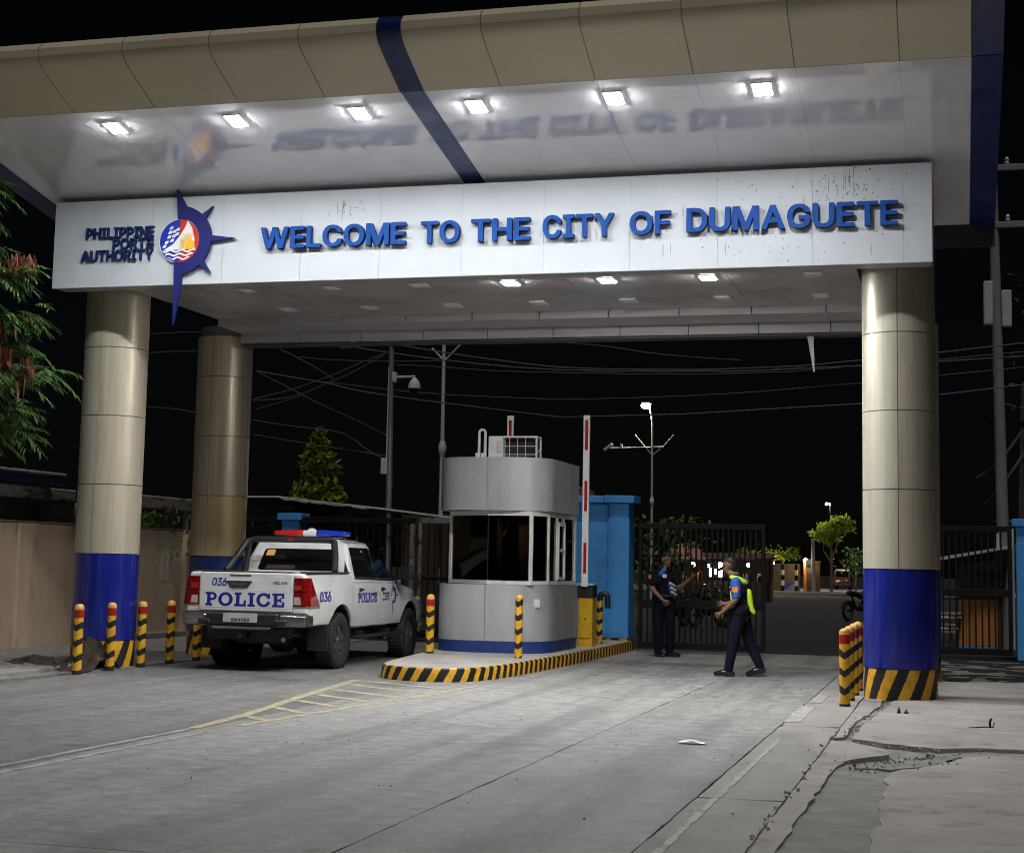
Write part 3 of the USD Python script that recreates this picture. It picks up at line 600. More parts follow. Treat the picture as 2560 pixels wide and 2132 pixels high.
# ------------------------------------------------------------------ traffic island with the guard booth
isl_pts = [(.34, 8.78), (.35, 6.3), (.33, 4.1), (.27, 2.57), (.21, 1.14), (.14, .50), (.02, .02), (-.16, -.26), (-.42, -.37), (-.77, -.36), (-1.04, -.2), (-1.26, .02), (-1.41, .4), (-1.52, 1.1), (-1.68, 2.4), (-1.9, 4.2), (-2.05, 6.5), (-2.05, 8.78)]
def smooth_line(p, n=3):
    p = [np.array(q, float) for q in p]
    for _ in range(n):
        o = [p[0]]
        for a, b in zip(p[:-1], p[1:]): o += [.75 * a + .25 * b, .25 * a + .75 * b]
        p = o + [p[-1]]
    return np.array(p)
isl = smooth_line(isl_pts, 2)
ti = thing('traffic_island', 'raised concrete island with striped kerb under the guard booth', 'traffic island')
top = Polygon(isl).buffer(-.05, join_style=1)
obj('island_top', prism(top, .0, .172), 'island', ti, False)
o = isl[::-1]; s_ = np.concatenate([[0], np.cumsum(np.linalg.norm(np.diff(o, axis=0), axis=1))])
n_in = np.array([np.array(top.exterior.interpolate(top.exterior.project(Point(p))).coords[0]) for p in o])
v = np.vstack([np.c_[o, np.full(len(o), -.01)], np.c_[o * .75 + n_in * .25, np.full(len(o), .150)], np.c_[o * .2 + n_in * .8, np.full(len(o), .173)]])
uv = np.vstack([np.c_[s_, np.zeros(len(o))], np.c_[s_, np.full(len(o), .155)], np.c_[s_, np.full(len(o), .165)]]); N = len(o); f = []
for r_ in range(2):
    for i in range(N - 1):
        a = r_ * N + i; f += [(a, a + 1, a + N + 1), (a, a + N + 1, a + N)]
obj('striped_kerb', trimesh.Trimesh(v, f, process=False), 'kerb_stripes', ti, True, uv)

bt = thing('guard_booth', 'grey rounded guard booth with dark windows on a striped island', 'booth')
XL, XR = -1.76, .0
def outline(e=0.0, n=24):
    cx_, w = (XL + XR) / 2, (XR - XL) / 2 + e; p = []
    for k in range(n + 1):   # front from left to right
        a = PI - PI * k / n; u = math.cos(a); s = math.sin(a)
        p.append((cx_ + w * np.sign(u) * abs(u) ** (2 / 2.7), 4.12 - (.66 + e) * abs(s) ** (2 / 2.7)))
    for k in range(n + 1):
        a = PI * k / n; u = math.cos(a); s = math.sin(a)
        p.append((cx_ + w * np.sign(u) * abs(u) ** (2 / 3.2), 5.55 + (.42 + e) * abs(s) ** (2 / 3.2)))
    return p
def panels(z0, z1, m, e, name, th=.03, cuts=(-.89,)):
    op = np.array(outline(e)); ls = LineString(np.vstack([op, op[:1]])); L = ls.length
    i = next(k for k in range(len(op)) if op[k][0] > cuts[0]); d0 = ls.project(Point(cuts[0], op[i - 1][1] + (op[i][1] - op[i - 1][1]) * (cuts[0] - op[i - 1][0]) / (op[i][0] - op[i - 1][0])))
    d1 = ls.project(Point(XR + e, 4.95)); d2 = ls.project(Point(XL - e, 5.3))
    for a, b in ((0, d0), (d0, d1), (d1, d2), (d2, L)):
        k = np.linspace(a + .004, b - .004, max(int((b - a) / .05), 4)); ln = LineString([ls.interpolate(q) for q in k])
        out = np.array(ln.coords); inn = np.array(ln.parallel_offset(th, 'left').coords)
        obj(name, prism(Polygon(np.vstack([out, inn[::-1]])).buffer(0), z0, z1), m, bt, 40)
z0 = .17
obj('plinth', prism(Polygon(outline(.008)), z0, .345), 'plinth_blue', bt, 40)
panels(.348, 1.185, 'alu_dirty', .012, 'lower_panel'); obj('wall_core', prism(Polygon(outline(-.022)), .345, 1.17), 'col_core', bt, 40)
panels(2.30, 3.105, 'alu', .02, 'upper_panel'); obj('roof_slab', prism(Polygon(outline(-.02)), 2.31, 3.03), 'alu_dirty', bt, 40)
wp = [(-1.69, 4.25), (-1.62, 3.98), (-.885, 3.535), (-.215, 3.555), (-.055, 3.92), (-.045, 5.72), (-.3, 5.93), (-1.45, 5.93), (-1.69, 5.72)]
obj('sill_rail', prism(Polygon(wp).buffer(.02, join_style=2).difference(Polygon(wp).buffer(-.05)), 1.19, 1.248), 'frame_white', bt, False)
obj('head_rail', prism(Polygon(wp).buffer(.02, join_style=2).difference(Polygon(wp).buffer(-.05)), 2.225, 2.295), 'frame_white', bt, False)
def fpost(p, q, t, w, name='window_post', z0=1.248, z1=2.225):
    p, q = np.array(p), np.array(q); c = p + (q - p) * t; d = (q - p) / np.linalg.norm(q - p)
    m = mv(bx(-w / 2, w / 2, -.025, .03, 0, z1 - z0, .004), c[0], c[1], z0, rz=math.degrees(math.atan2(d[1], d[0])))
    return obj(name, m, 'frame_white', bt, False)
for p, q, t, w in ((wp[1], wp[2], .02, .055), (wp[2], wp[3], 1.0, .055), (wp[4], wp[5], .02, .055), (wp[4], wp[5], .30, .05), (wp[4], wp[5], .53, .05), (wp[4], wp[5], .97, .08), (wp[0], wp[8], .0, .06), (wp[0], wp[8], .95, .08), (wp[6], wp[7], .5, .05)):
    fpost(p, q, t, w)
obj('window_joint', mv(bx(-.006, .006, -.012, .008, 0, .943, .002), -.885, 3.54, 1.262), 'black_plastic', bt, False)
M['pane'] = glass('booth_pane', (.72, .66, .60), 1.5, .02)
for p, q in ((wp[1], wp[2]), (wp[2], wp[3]), (wp[3], wp[4]), (wp[4], wp[5]), (wp[5], wp[6]), (wp[6], wp[7]), (wp[7], wp[8]), (wp[8], wp[0])):
    p, q = np.array(p), np.array(q); d = (q - p); L = np.linalg.norm(d)
    obj('window_pane', mv(bx(.01, L - .01, -.003, .003, 1.248, 2.225, 0), p[0], p[1], 0, rz=math.degrees(math.atan2(d[1], d[0]))), 'pane', bt, False)
hx = XR - .043
hatch = part('service_hatch', bt)
obj('hatch_frame', [bx(hx, hx + .035, 4.47, 4.52, 1.27, 2.16, .004), bx(hx, hx + .035, 4.86, 4.91, 1.27, 2.16, .004), bx(hx, hx + .034, 4.52, 4.86, 2.10, 2.16, .004), bx(hx, hx + .034, 4.52, 4.86, 1.27, 1.31, .004), bx(hx, hx + .034, 4.52, 4.86, 1.70, 1.745, .004)], 'frame_white', hatch, False)
obj('hatch_pane', bx(hx + .01, hx + .016, 4.52, 4.86, 1.31, 2.10, 0), 'pane', hatch, False)
def curtain(x0, x1, y0, y1, k):
    t = np.linspace(0, 1, 90); w = .022 * np.sin(t * k)
    p = np.c_[x0 + (x1 - x0) * t, y0 + (y1 - y0) * t + w]
    v = np.vstack([np.c_[p, np.full(90, 1.21)], np.c_[p, np.full(90, 2.25)]])
    obj('curtain', trimesh.Trimesh(v, [f_ for i in range(89) for f_ in ((i, i + 1, 91 + i), (i, 91 + i, 90 + i))], process=False), 'curtain', bt, True)
curtain(-1.58, -.98, 4.22, 3.76, 60); curtain(-.80, -.72, 3.72, 3.70, 14); curtain(-.46, -.24, 3.72, 3.74, 34); curtain(-.16, -.12, 3.86, 4.0, 9); curtain(-.14, -.14, 5.05, 5.6, 40)
obj('inner_wall', prism(Polygon([(-1.6, 5.75), (-.15, 5.75), (-.15, 5.8), (-1.6, 5.8)]), 1.2, 2.3), 'curtain', bt, False)
obj('paper_label', front(sbox(-.33, .86, -.08, .98), 3.62, .003), 'plate_paint', bt, False)
tb = thing('wall_fan', 'small white fan on a bracket inside the dark booth', 'fan', (-.72, 3.9, 2.0))
obj('fan_bracket', [rod((0, .1, .17), (.05, .0, .08), .012), rod((.05, 0, .08), (-.03, -.02, -.08), .016)], 'steel_white', tb)
obj('fan_cage', mv(lathe([(.01, -.02), (.09, -.012), (.1, 0), (.09, .012), (.01, .02)], 20), .11, .02, .02, rx=80), 'black_plastic', tb)
dk = thing('booth_desk', 'dark desk seen faintly through the booth window', 'desk', (-.9, 5.0, .35))
obj('desk_top', bx(-.7, .7, -.25, .3, .86, .9), 'dark_inside', dk, False); obj('desk_side', bx(-.7, .7, -.22, .28, .0, .855), 'dark_inside', dk, False)

ac = thing('air_conditioner', 'white air conditioner condenser with wire guard on the booth roof', 'air conditioner', (-.77, 4.55, 3.03))
obj('casing', [bx(-.40, -.16, -.14, .14, .04, .47, .01), bx(-.16, .40, -.14, .14, .445, .47, .004), bx(-.16, .40, -.14, .14, .03, .06, .004), bx(.37, .40, -.14, -.11, .06, .445, .004), bx(.37, .40, .11, .14, .06, .445, .004), bx(.37, .4, -.1, .1, .22, .25, .004)], 'steel_white', ac)
obj('coil', bx(-.16, .36, .02, .12, .06, .44, .004), 'col_core', ac)
obj('service_cover', bx(-.26, -.18, -.155, -.14, .22, .40, .006), 'lamp_body', ac)
for k in range(3): obj('guard_wire', rod((-.05 + .13 * k, -.145, .05), (-.05 + .13 * k, -.145, .45), .006, n=6), 'cap_yellow' if 0 else 'lamp_body', ac)
for k in range(2): obj('guard_wire', rod((-.16, -.147, .18 + .13 * k), (.37, -.147, .18 + .13 * k), .006, n=6), 'lamp_body', ac)
obj('foot', [bx(-.35, -.3, -.14, .14, 0, .04), bx(.3, .35, -.14, .14, 0, .04)], 'black_plastic', ac)
cp_ = thing('roof_conduit', 'bent white conduit loop standing up from the booth roof', 'pipe', (-1.27, 4.4, 3.03))
a = np.linspace(0, PI, 12)
obj('loop_pipe', tube([(-.05, 0, 0), (-.05, 0, .3)] + [(-.05 * math.cos(q), 0, .52 + .05 * math.sin(q)) for q in a] + [(.05, 0, .3), (.05, .0, 0)], .022, 10), 'steel_white', cp_)
obj('pipe_sleeve', [rod((-.08, -.02, 0), (-.08, -.02, .2), .026), rod((.01, -.02, 0), (.01, -.02, .2), .026)], 'steel_white', cp_)

def barrier(x, y, label):
    t = thing('barrier_gate', label, 'barrier', (x, y, .17), 0, 'raised barrier booms')
    obj('cabinet', bx(-.125, .125, -.15, .15, .03, .80, .012), 'yellow_box', t)
    obj('cabinet_foot', bx(-.13, .13, -.155, .155, 0, .03, .004), 'yellow_box', t)
    obj('vent_slot', bx(-.1, .1, -.153, -.149, .13, .145, 0), 'col_core', t, False)
    obj('lock', mv(lathe([(.001, 0), (.014, 0), (.014, .006), (.001, .006)], 12), 0, -.15, .46, rx=90), 'chrome', t)
    obj('motor_head', bx(-.135, .135, -.16, .16, .80, 1.0, .012), 'black_plastic', t)
    obj('head_cover', bx(-.15, .15, -.175, .175, 1.0, 1.035, .008), 'sky_blue', t)
    obj('boom_arm', bx(-.055, .055, -.225, -.18, .98, 3.81, .006), 'pure_white', t)
    for z in (1.20, 2.22, 3.23):
        obj('red_marker', bx(-.022, .028, -.2285, -.2255, z, z + .50, 0), 'boom_red', t, False)
    return t
bg = barrier(.04, 6.28, 'raised red and white barrier boom standing on its yellow box')
dup(bg, (-1.28, 6.28, .17), 0, 'raised barrier boom half hidden behind the booth roof')

# ------------------------------------------------------------------ blue gate piers, iron gates and fence
def pier(x0, x1, y0, y1, h, label, base=0.0, ledge=True, stripes_=True):
    t = thing('gate_pier', label, 'pier')
    z = base + (.2 if stripes_ else 0)
    if stripes_:
        obj('striped_foot', bx(x0, x1, y0, y1, base, z - .003, .004), 'pier_stripes', t, False, uv=None) if False else None
        pts = np.array([(x1, y1), (x1, y0), (x0, y0), (x0, y1)])[::-1]
        s = np.concatenate([[0], np.cumsum(np.linalg.norm(np.diff(pts, axis=0), axis=1))])
        vv = np.vstack([np.c_[pts, np.full(4, base)], np.c_[pts, np.full(4, z)]]); uu = np.vstack([np.c_[s, np.zeros(4)], np.c_[s, np.full(4, z - base)]])
        # separate verts per face keeps the corners sharp
        V, U, F = [], [], []
        for i in range(3):
            b = len(V); V += [vv[i], vv[i + 1], vv[i + 5], vv[i + 4]]; U += [uu[i], uu[i + 1], uu[i + 5], uu[i + 4]]; F += [(b, b + 1, b + 2), (b, b + 2, b + 3)]
        obj('striped_foot', trimesh.Trimesh(V, F, process=False), 'pier_stripes', t, False, np.array(U))
    obj('pier_body', bx(x0, x1, y0, y1, z, h - .42, .008), 'wall_blue', t, False)
    obj('neck', bx(x0 + .012, x1 - .012, y0 + .012, y1 - .012, h - .42, h - .135, .006), 'wall_blue', t, False)
    obj('pier_cap', bx(x0 - .06, x1 + (.10 if stripes_ else .06), y0 - (.09 if stripes_ else .06), y1 + .06, h - .135, h, .01), 'wall_blue', t, False)
    return t
p1 = pier(-.20, .20, 8.95, 9.45, 2.78, 'tall bright blue pier at the end of the striped island', .0)
obj('pier_wing', bx(-1.25, -.203, 8.99, 9.4, .2, 2.28, .008), 'wall_blue', p1, False)
obj('wing_neck', bx(-1.25, -.203, 9.0, 9.39, 2.28, 2.645, .006), 'wall_blue', p1, False)
obj('wing_cap', bx(-1.25, -.27, 8.86, 9.55, 2.645, 2.775, .01), 'wall_blue', p1, False)
pier(-6.80, -6.42, 9.25, 9.6, 2.40, 'small blue pier rising behind the pickup roof bar', .0, stripes_=False)
pier(6.95, 7.5, 9.65, 10.1, 2.46, 'blue pier beside the iron gate that stands past the pavement column', .0, stripes_=False)

def iron_gate(x0, x1, y, h, label, n, worn=False, rz=0, loc=None, rows=(.78, .93), bot=.08, bar=.032, post=.07, group=None):
    t = thing('iron_gate', label, 'gate', (x0, y, 0), rz, group); L = x1 - x0
    tm = 'iron_worn' if worn else 'iron'
    obj('top_rail', bx(0, L, -.03, .03, h - .10, h, .006), tm, t, False)
    obj('mid_rail', bx(post, L - post, -.028, .028, rows[0], rows[1], .006), 'iron', t, False)
    obj('bottom_rail', bx(0, L, -.03, .03, bot, bot + .11, .006), 'iron', t, False)
    obj('gate_post', bx(0, post, -.035, .035, bot + .11, h - .10, .006), tm, t, False); obj('gate_post', bx(L - post, L, -.035, .035, bot + .11, h - .10, .006), 'iron', t, False)
    for k in range(n):
        x = post + (L - 2 * post) * (k + 1) / (n + 1)
        obj('bar', bx(x - bar / 2, x + bar / 2, -.016, .016, bot + .11, rows[0], 0), 'iron', t, False); obj('bar', bx(x - bar / 2, x + bar / 2, -.016, .016, rows[1], h - .10, 0), 'iron', t, False)
    obj('hinge', [rod((.0, -.05, q), (.0, -.05, q + .12), .018) for q in (.35, 1.8)], 'iron', t)
    return t
iron_gate(.50, 2.74, 8.35, 2.27, 'open iron gate leaf behind the two guards', 21, False, bar=.03)
iron_gate(-3.96, -1.75, 9.3, 2.34, 'iron gate leaf with flaking grey frame behind the booth', 15, True, rows=(1.16, 1.23), bar=.02)
iron_gate(5.2, 6.88, 9.75, 2.33, 'black iron gate leaf beyond the pavement column', 13, False, rows=(1.09, 1.22), bar=.03)
fe = thing('iron_fence', 'black iron bar fence running behind the pickup truck', 'fence', (-8.4, 9.3, 0))
obj('top_rail', bx(0, 4.36, -.03, .03, 2.22, 2.33, .006), 'iron', fe, False); obj('bottom_rail', bx(0, 4.3, -.03, .03, .08, .17, .006), 'iron', fe, False); obj('mid_rail', bx(0, 4.3, -.025, .025, 1.16, 1.23, .006), 'iron', fe, False)
obj('end_post', bx(4.27, 4.36, -.045, .045, 0, 2.22, .006), 'iron_worn', fe, False); obj('end_post', bx(0, .08, -.04, .04, 0, 2.22, .006), 'iron', fe, False); obj('end_post', bx(2.1, 2.17, -.04, .04, 0, 2.22, .006), 'iron', fe, False)
for k in range(33):
    x = .2 + k * .123
    if abs(x - 2.13) > .07: obj('bar', bx(x - .011, x + .011, -.012, .012, .17, 2.22, 0), 'iron', fe, False)

# ------------------------------------------------------------------ brown wall and sheds
wl = thing('plaster_wall', 'stained brown plaster wall with a peeling poster', 'wall')
obj('wall_body', bx(-8.66, -8.5, -6, 8.62, -.02, 2.0, .01), 'buff', wl, False)
obj('coping', bx(-8.69, -8.47, -6, 8.64, 2.0, 2.035, .006), 'buff_cap', wl, False)
obj('pilaster', bx(-8.5, -8.42, 2.75, 3.25, -.02, 1.99, .01), 'buff', wl, False); obj('pilaster', bx(-8.52, -8.40, 8.45, 8.66, -.02, 2.02, .01), 'buff', wl, False)
obj('poster', [side(Polygon([(7.62, 1.08), (7.66, 1.05), (7.93, 1.07), (7.95, 1.5), (7.9, 1.62), (7.64, 1.6)]).difference(Polygon([(7.72, 1.14), (7.86, 1.15), (7.87, 1.5), (7.71, 1.47)])), -8.499, .004), side(Polygon([(7.38, 1.32), (7.47, 1.36), (7.44, 1.42), (7.4, 1.44)]), -8.499, .004)], 'plate_paint', wl, False)
obj('foot_kerb', bx(-8.49, -8.25, 5.5, 8.8, .0, .12, .02), 'mortar', wl, False)
sh = thing('lean_to_shed', 'old shed with weathered beam and zinc eaves behind the brown wall', 'shed')
obj('beam', bx(-9.75, -9.6, 1.5, 6.35, 2.47, 2.68, .02), 'timber', sh, False); obj('beam', bx(-9.75, -9.6, 6.6, 11.2, 2.46, 2.72, .02), 'timber', sh, False)
yy = np.linspace(1.5, 5.4, 160)
def corr(x0, x1, z0, z1, ys, amp=.014, k=75):
    a = np.c_[np.full(len(ys), x0), ys, z0 + amp * np.sin(ys * k)]; b = np.c_[np.full(len(ys), x1), ys, z1 + amp * np.sin(ys * k)]; n = len(ys)
    v = np.vstack([a, b, a - [0, 0, .03], b - [0, 0, .03]]); f = []
    for i in range(n - 1): f += [(i, i + 1, n + i + 1), (i, n + i + 1, n + i), (i, 2 * n + i + 1, i + 1), (i, 2 * n + i, 2 * n + i + 1)]
    return trimesh.Trimesh(v, f, process=False)
obj('zinc_roof', corr(-9.25, -12, 2.92, 2.8, yy), 'zinc', sh, False); obj('blue_gutter', bx(-9.5, -9.38, 1.5, 5.6, 2.74, 2.85, .01), 'deep_blue', sh, False)
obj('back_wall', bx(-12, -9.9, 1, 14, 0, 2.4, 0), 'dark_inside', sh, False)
for y in (2.6, 6.5, 10.8): obj('shed_post', bx(-9.72, -9.62, y, y + .1, 0, 2.46, .006), 'timber', sh, False)
lt = thing('low_roof', 'thin white roof edge sloping behind the iron fence', 'roof')
yy = np.array([(-9.2, 2.76), (-7.33, 2.78), (-6.37, 2.68), (-5.08, 2.56), (-3.0, 2.33)])
q = np.vstack([yy, (yy - [0, .035])[::-1]])
obj('roof_edge', front(Polygon(q), 10.25, .03), 'frame_white', lt, False); obj('roof_sheet', front(Polygon(np.vstack([yy - [0, .02], (yy - [0, .05])[::-1]])), 14.5, 4.25), 'rust', lt, False)
obj('torn_edge', front(rough([(-7.3, 2.75), (-5.3, 2.56), (-5.3, 2.52), (-7.3, 2.70)], .012, .08, 77), 10.22, .01), 'zinc', lt, False)
for x in (-9, -6.2, -3.1): obj('roof_post', rod((x, 12, 0), (x, 12, 2.35), .04), 'iron', lt)
rr_ = thing('red_roof_house', 'dark house with a dull red gable roof beyond the fence', 'house')
obj('house_wall', bx(-9.5, -4.9, 24, 28, 0, 2.9, 0), 'brown_panel', rr_, False); obj('gable_roof', front(Polygon([(-7.6, 2.9), (-4.4, 2.9), (-4.75, 3.75), (-5.2, 3.9)]), 28, 4.5), 'rust', rr_, False)

# ------------------------------------------------------------------ poles, lamp posts, cables
cc = thing('camera_pole', 'galvanised pole carrying a white dome camera and crossarm', 'pole', (-5.0, 10.5, 0))
obj('pole', rod((0.0, 0, -.05), (-.06, 0, 5.98), .068, .055, 14), 'galv', cc)
obj('crossarm', [rod((-1.12, -.06, 5.83), (.02, -.06, 5.93), .035), rod((.02, -.06, 5.93), (1.02, -.06, 5.97), .03)], 'galv', cc)
for x in (-.88, -.34): obj('insulator', bx(x - .05, x + .05, -.1, -.02, 5.9, 5.98, .01), 'pole_white', cc)
a_ = part('dome_camera', cc)
obj('camera_arm', [rod((.0, 0, 5.20), (.46, 0, 5.21), .028), bx(-.02, .07, -.05, .05, 5.1, 5.3, .01)], 'pole_white', a_)
obj('camera_hood', mv(lathe([(.125, 0), (.12, .07), (.09, .15), (.045, .2), (.02, .23), (.001, .235)], 24), .45, 0, 4.97), 'pole_white', a_)
obj('camera_globe', mv(lathe([(.001, -.11), (.05, -.1), (.085, -.06), (.095, 0), (.1, .005)], 20), .45, 0, 4.965), 'dark_glass', a_)
obj('junction_box', bx(-.20, -.07, -.07, .05, 3.24, 3.56, .01), 'pole_white', cc)
obj('conduit', rod((-.09, -.04, 3.5), (-.09, -.04, 5.4), .012), 'pole_white', cc)
def lamp_post(x, y, label, lit, arms=True):
    t = thing('lamp_post', label, 'lamp post', (x, y, 0), 0)
    obj('post', [rod((0, 0, 0), (0, 0, 4.05), .052, .05, 14), rod((0, 0, 4.05), (-.02, 0, 6.4 if not lit else 7.1), .044, .04, 14)], 'pole_white', t)
    obj('collar', lathe([(.052, 3.82), (.085, 3.95), (.088, 4.0), (.088, 4.07), (.05, 4.2)], 20), 'pole_white', t)
    if not lit:
        obj('brace', [rod((-.0, 0, 5.98), (-.3, 0, 6.28), .02), rod((0, 0, 5.98), (.42, 0, 6.4), .02)], 'pole_white', t)
    else:
        obj('crossarm', rod((-1.75, 0, 6.12), (.45, 0, 6.17), .03), 'pole_white', t)
        obj('brace', [rod((0, 0, 5.83), (-.7, 0, 6.65), .022), rod((0, 0, 5.83), (.32, 0, 6.1), .022), rod((.42, 0, 6.17), (.85, 0, 6.65), .022)], 'pole_white', t)
        obj('bracket_camera', [mv(bx(-.3, .12, -.08, .08, -.05, .05, .01), -1.7, 0, 6.22, ry=-38), bx(-1.28, -1.2, -.05, .05, 6.12, 6.28, .01)], 'pole_white', t)
        hd = part('lamp_head', t)
        obj('lamp_arm', tube([(-.02, 0, 7.05), (-.05, 0, 7.4), (-.15, 0, 7.75)], .035), 'pole_white', hd)
        obj('lamp_shell', mv(bx(-.25, .12, -.14, .14, .02, .1, .02), -.2, 0, 7.84), 'galv', hd)
        obj('lamp_lens', mv(balls([(-.16, 0, 0), (.0, 0, 0)], .12), -.2, 0, 7.80), 'street_lamp', hd)
    return t
lamp_post(-5.07, 14, 'slim white lamp post with forked braces behind the fence', False)
lamp_post(-5.55, 42, 'lit street lamp post with a camera crossarm beyond the gate', True)
dp = thing('far_lamp', 'single far white street light high in the black sky', 'lamp', (-2.55, 90, 0))
obj('post', rod((.25, 0, 0), (.25, 0, 6), .04, .03), 'iron', dp); obj('lamp_arm', rod((.25, 0, 6), (0, 0, 6.05), .03), 'iron', dp); M['bulb_far'] = emit('bulb_far', (1, .97, .9), 2200)
obj('bulb', balls([(0, 0, 5.93), (.02, 0, 5.93)], .085, 10), 'bulb_far', dp)

cables = [[(-5.44,11.20,5.79),(-6.00,11.20,5.60),(-6.59,11.20,5.36),(-7.03,11.20,5.21),(-7.52,11.20,5.06),(-7.99,11.20,4.95),(-8.40,11.20,4.85)],
 [(-5.57,11.55,5.83),(-5.94,11.55,5.63),(-6.46,11.55,5.38),(-6.89,11.55,5.21),(-7.39,11.55,5.02),(-7.92,11.55,4.90),(-8.56,11.55,4.87)],
 [(-8.67,11.90,5.55),(-7.89,11.90,5.41),(-7.04,11.90,5.27),(-6.34,11.90,5.10),(-5.59,11.90,4.98),(-4.82,11.90,4.87),(-3.22,11.90,4.68),(-1.66,11.90,4.50),(2.59,12.25,4.66),(9,13,5.4)],
 [(-7.18,12.25,5.33),(-6.05,12.25,5.19),(-4.95,12.25,5.07),(-3.33,12.25,4.97),(-1.75,12.25,4.91),(-.26,12.25,4.93),(1.39,12.25,4.99),(2.59,12.25,5.06),(9,13,5.7)],
 [(-7.98,12.60,5.94),(-7.06,12.60,5.85),(-5.92,12.60,5.81),(-4.70,12.60,5.80)],
 [(-6.23,11.20,5.95),(-5.41,11.20,5.81),(-4.24,11.20,5.64),(-3.04,11.20,5.50),(-1.25,11.20,5.37),(1.8,11.2,5.32),(9,12.2,5.75)],
 [(-5.30,11.55,6.01),(-4.36,11.55,5.85),(-3.14,11.55,5.66),(-1.33,11.55,5.46),(1.8,11.55,5.4),(9,12.2,6.1)],
 [(-5.44,11.90,5.64),(-4.47,11.90,5.58),(-3.24,11.90,5.48),(-1.67,11.90,5.42),(1.5,12,5.36),(9,13,6)],
 [(-8.30,12.25,6.07),(-7.60,12.25,5.74),(-7.02,12.25,5.40)],
 [(-8.99,12.60,5.63),(-8.19,12.60,5.25),(-7.31,12.60,4.83),(-6.44,12.0,4.51),(-5.08,10.57,4.0)],
 [(-8.39,11.20,4.42),(-7.54,11.20,4.29),(-6.44,11.20,4.16),(-5.62,10.9,3.73),(-5.06,10.56,3.5)],
 [(-8.51,11.55,4.14),(-7.40,11.55,3.96),(-5.78,11.1,3.72),(-5.06,10.56,3.6)],
 [(-8.66,11.90,4.71),(-8.01,11.90,4.88),(-7.54,11.90,5.02)],
 [(-2.62,11.20,6.01),(-1.04,11.20,5.89),(0.34,11.20,5.68),(1.92,11.20,5.54)],
 [(-12.2,12.2,5.95),(-10.42,11.55,5.96),(-8.9,11.55,5.95)],[(-12,11.9,4.8),(-10.54,11.90,4.73),(-9.5,11.90,4.40)],[(-12.4,12.25,6.4),(-10.90,12.25,6.48),(-9.4,12.25,6.50)]]
from scipy.interpolate import PchipInterpolator
for k, c in enumerate(cables):
    c = np.array(c); t = np.linspace(0, 1, len(c)); u = np.linspace(0, 1, 14)
    p = np.stack([PchipInterpolator(t, c[:, i])(u) for i in range(3)], 1)
    tag(obj('overhead_cable', tube(p, .014 if k in (0, 1, 2, 5, 6) else .009, 5), 'cable'), 'thin overhead cable strung across the black sky behind the gateway', 'cable', 'overhead cables')
# ------------------------------------------------------------------ police pickup truck
tk = thing('pickup_truck', 'white police pickup with roof light bar and blue lettering', 'truck', (-3.279, 1.346, 0), 0.9)
def ring(y, w, zb, zt, wt, crown=.0):
    r = [(0, zb), (w * .86, zb), (w * .965, zb + .03), (w * .99, zb + .14), (w, zb + .30), (w * .998, (zb + zt) / 2 + .06), (wt + .012, zt - .13), (wt, zt - .05), (wt - .018, zt - .015), (wt - .05, zt), (wt * .5, zt + crown), (0, zt + crown)]
    return [(x, y, z) for x, z in r] + [(-x, y, z) for x, z in r[-2:0:-1]]
st_ = [(-1.205, .86, .62, 1.29, .82, 0), (-1.17, .895, .60, 1.315, .85, 0), (-1.0, .915, .60, 1.32, .865, 0), (0, .928, .60, 1.32, .872, 0), (.40, .922, .56, 1.32, .872, 0), (.47, .916, .545, 1.30, .875, 0), (.62, .912, .535, 1.245, .878, 0), (1.0, .91, .53, 1.235, .878, 0), (1.9, .91, .53, 1.225, .878, 0), (2.45, .912, .53, 1.19, .872, .01), (2.62, .915, .53, 1.165, .86, .03), (3.085, .925, .53, 1.13, .84, .045), (3.5, .915, .50, 1.09, .80, .05), (3.8, .875, .46, 1.03, .74, .045), (3.97, .81, .45, .95, .68, .03), (4.06, .72, .47, .84, .60, .0)]
R0 = [ring(*s) for s in st_]; n = len(R0[0]); V = np.vstack([np.array(r) for r in R0]); F = []
for k in range(len(R0) - 1):
    for i in range(n):
        j = (i + 1) % n; F += [(k * n + i, k * n + j, (k + 1) * n + j), (k * n + i, (k + 1) * n + j, (k + 1) * n + i)]
V = np.vstack([V, [[0, st_[0][0], .9], [0, st_[-1][0], .65]]]); e = len(V)
for i in range(n):
    j = (i + 1) % n; F += [(e - 2, j, i), (e - 1, (len(R0) - 1) * n + i, (len(R0) - 1) * n + j)]
bm = trimesh.Trimesh(V, F, process=True); bm.fix_normals()
B = man(bm)
def cutcyl(y, r):
    return man(mv(trimesh.creation.cylinder(r, .62, sections=48), ry=90)).translate((.93, y, .42)) + man(mv(trimesh.creation.cylinder(r, .62, sections=48), ry=90)).translate((-.93, y, .42))
cutb = [cutcyl(0, .475), cutcyl(3.085, .475), man(bx(-.74, .74, -1.13, .36, .88, 1.6, 0)), man(bx(-.682, -.676, -1.3, -1.17, .5, 1.5, 0)), man(bx(.676, .682, -1.3, -1.17, .5, 1.5, 0))]
for s in (-1, 1):
    for y in (.60, 1.555, 2.60): cutb.append(man(bx(*sorted((s * .885, s * 1.0)), y, y + .009, .60, 1.20, 0)))
    for y0, y1 in ((.60, 1.564), (1.555, 2.609)): cutb.append(man(bx(*sorted((s * .89, s * 1.0)), y0, y1, .595, .604, 0)))
    cutb.append(man(bx(*sorted((s * .84, s * 1.0)), .452, .461, .5, 1.5, 0)))
for c in cutb: B = B - c
obj('body', B, 'truck_white', tk, 28)
for s in (-1, 1): obj('bed_rail_cap', [bx(*sorted((s * .745, s * .872)), -1.15, .42, 1.315, 1.338, .006)], 'black_plastic', tk)
obj('bed_front_rail', bx(-.74, .74, .36, .42, 1.28, 1.335, .006), 'truck_white', tk)
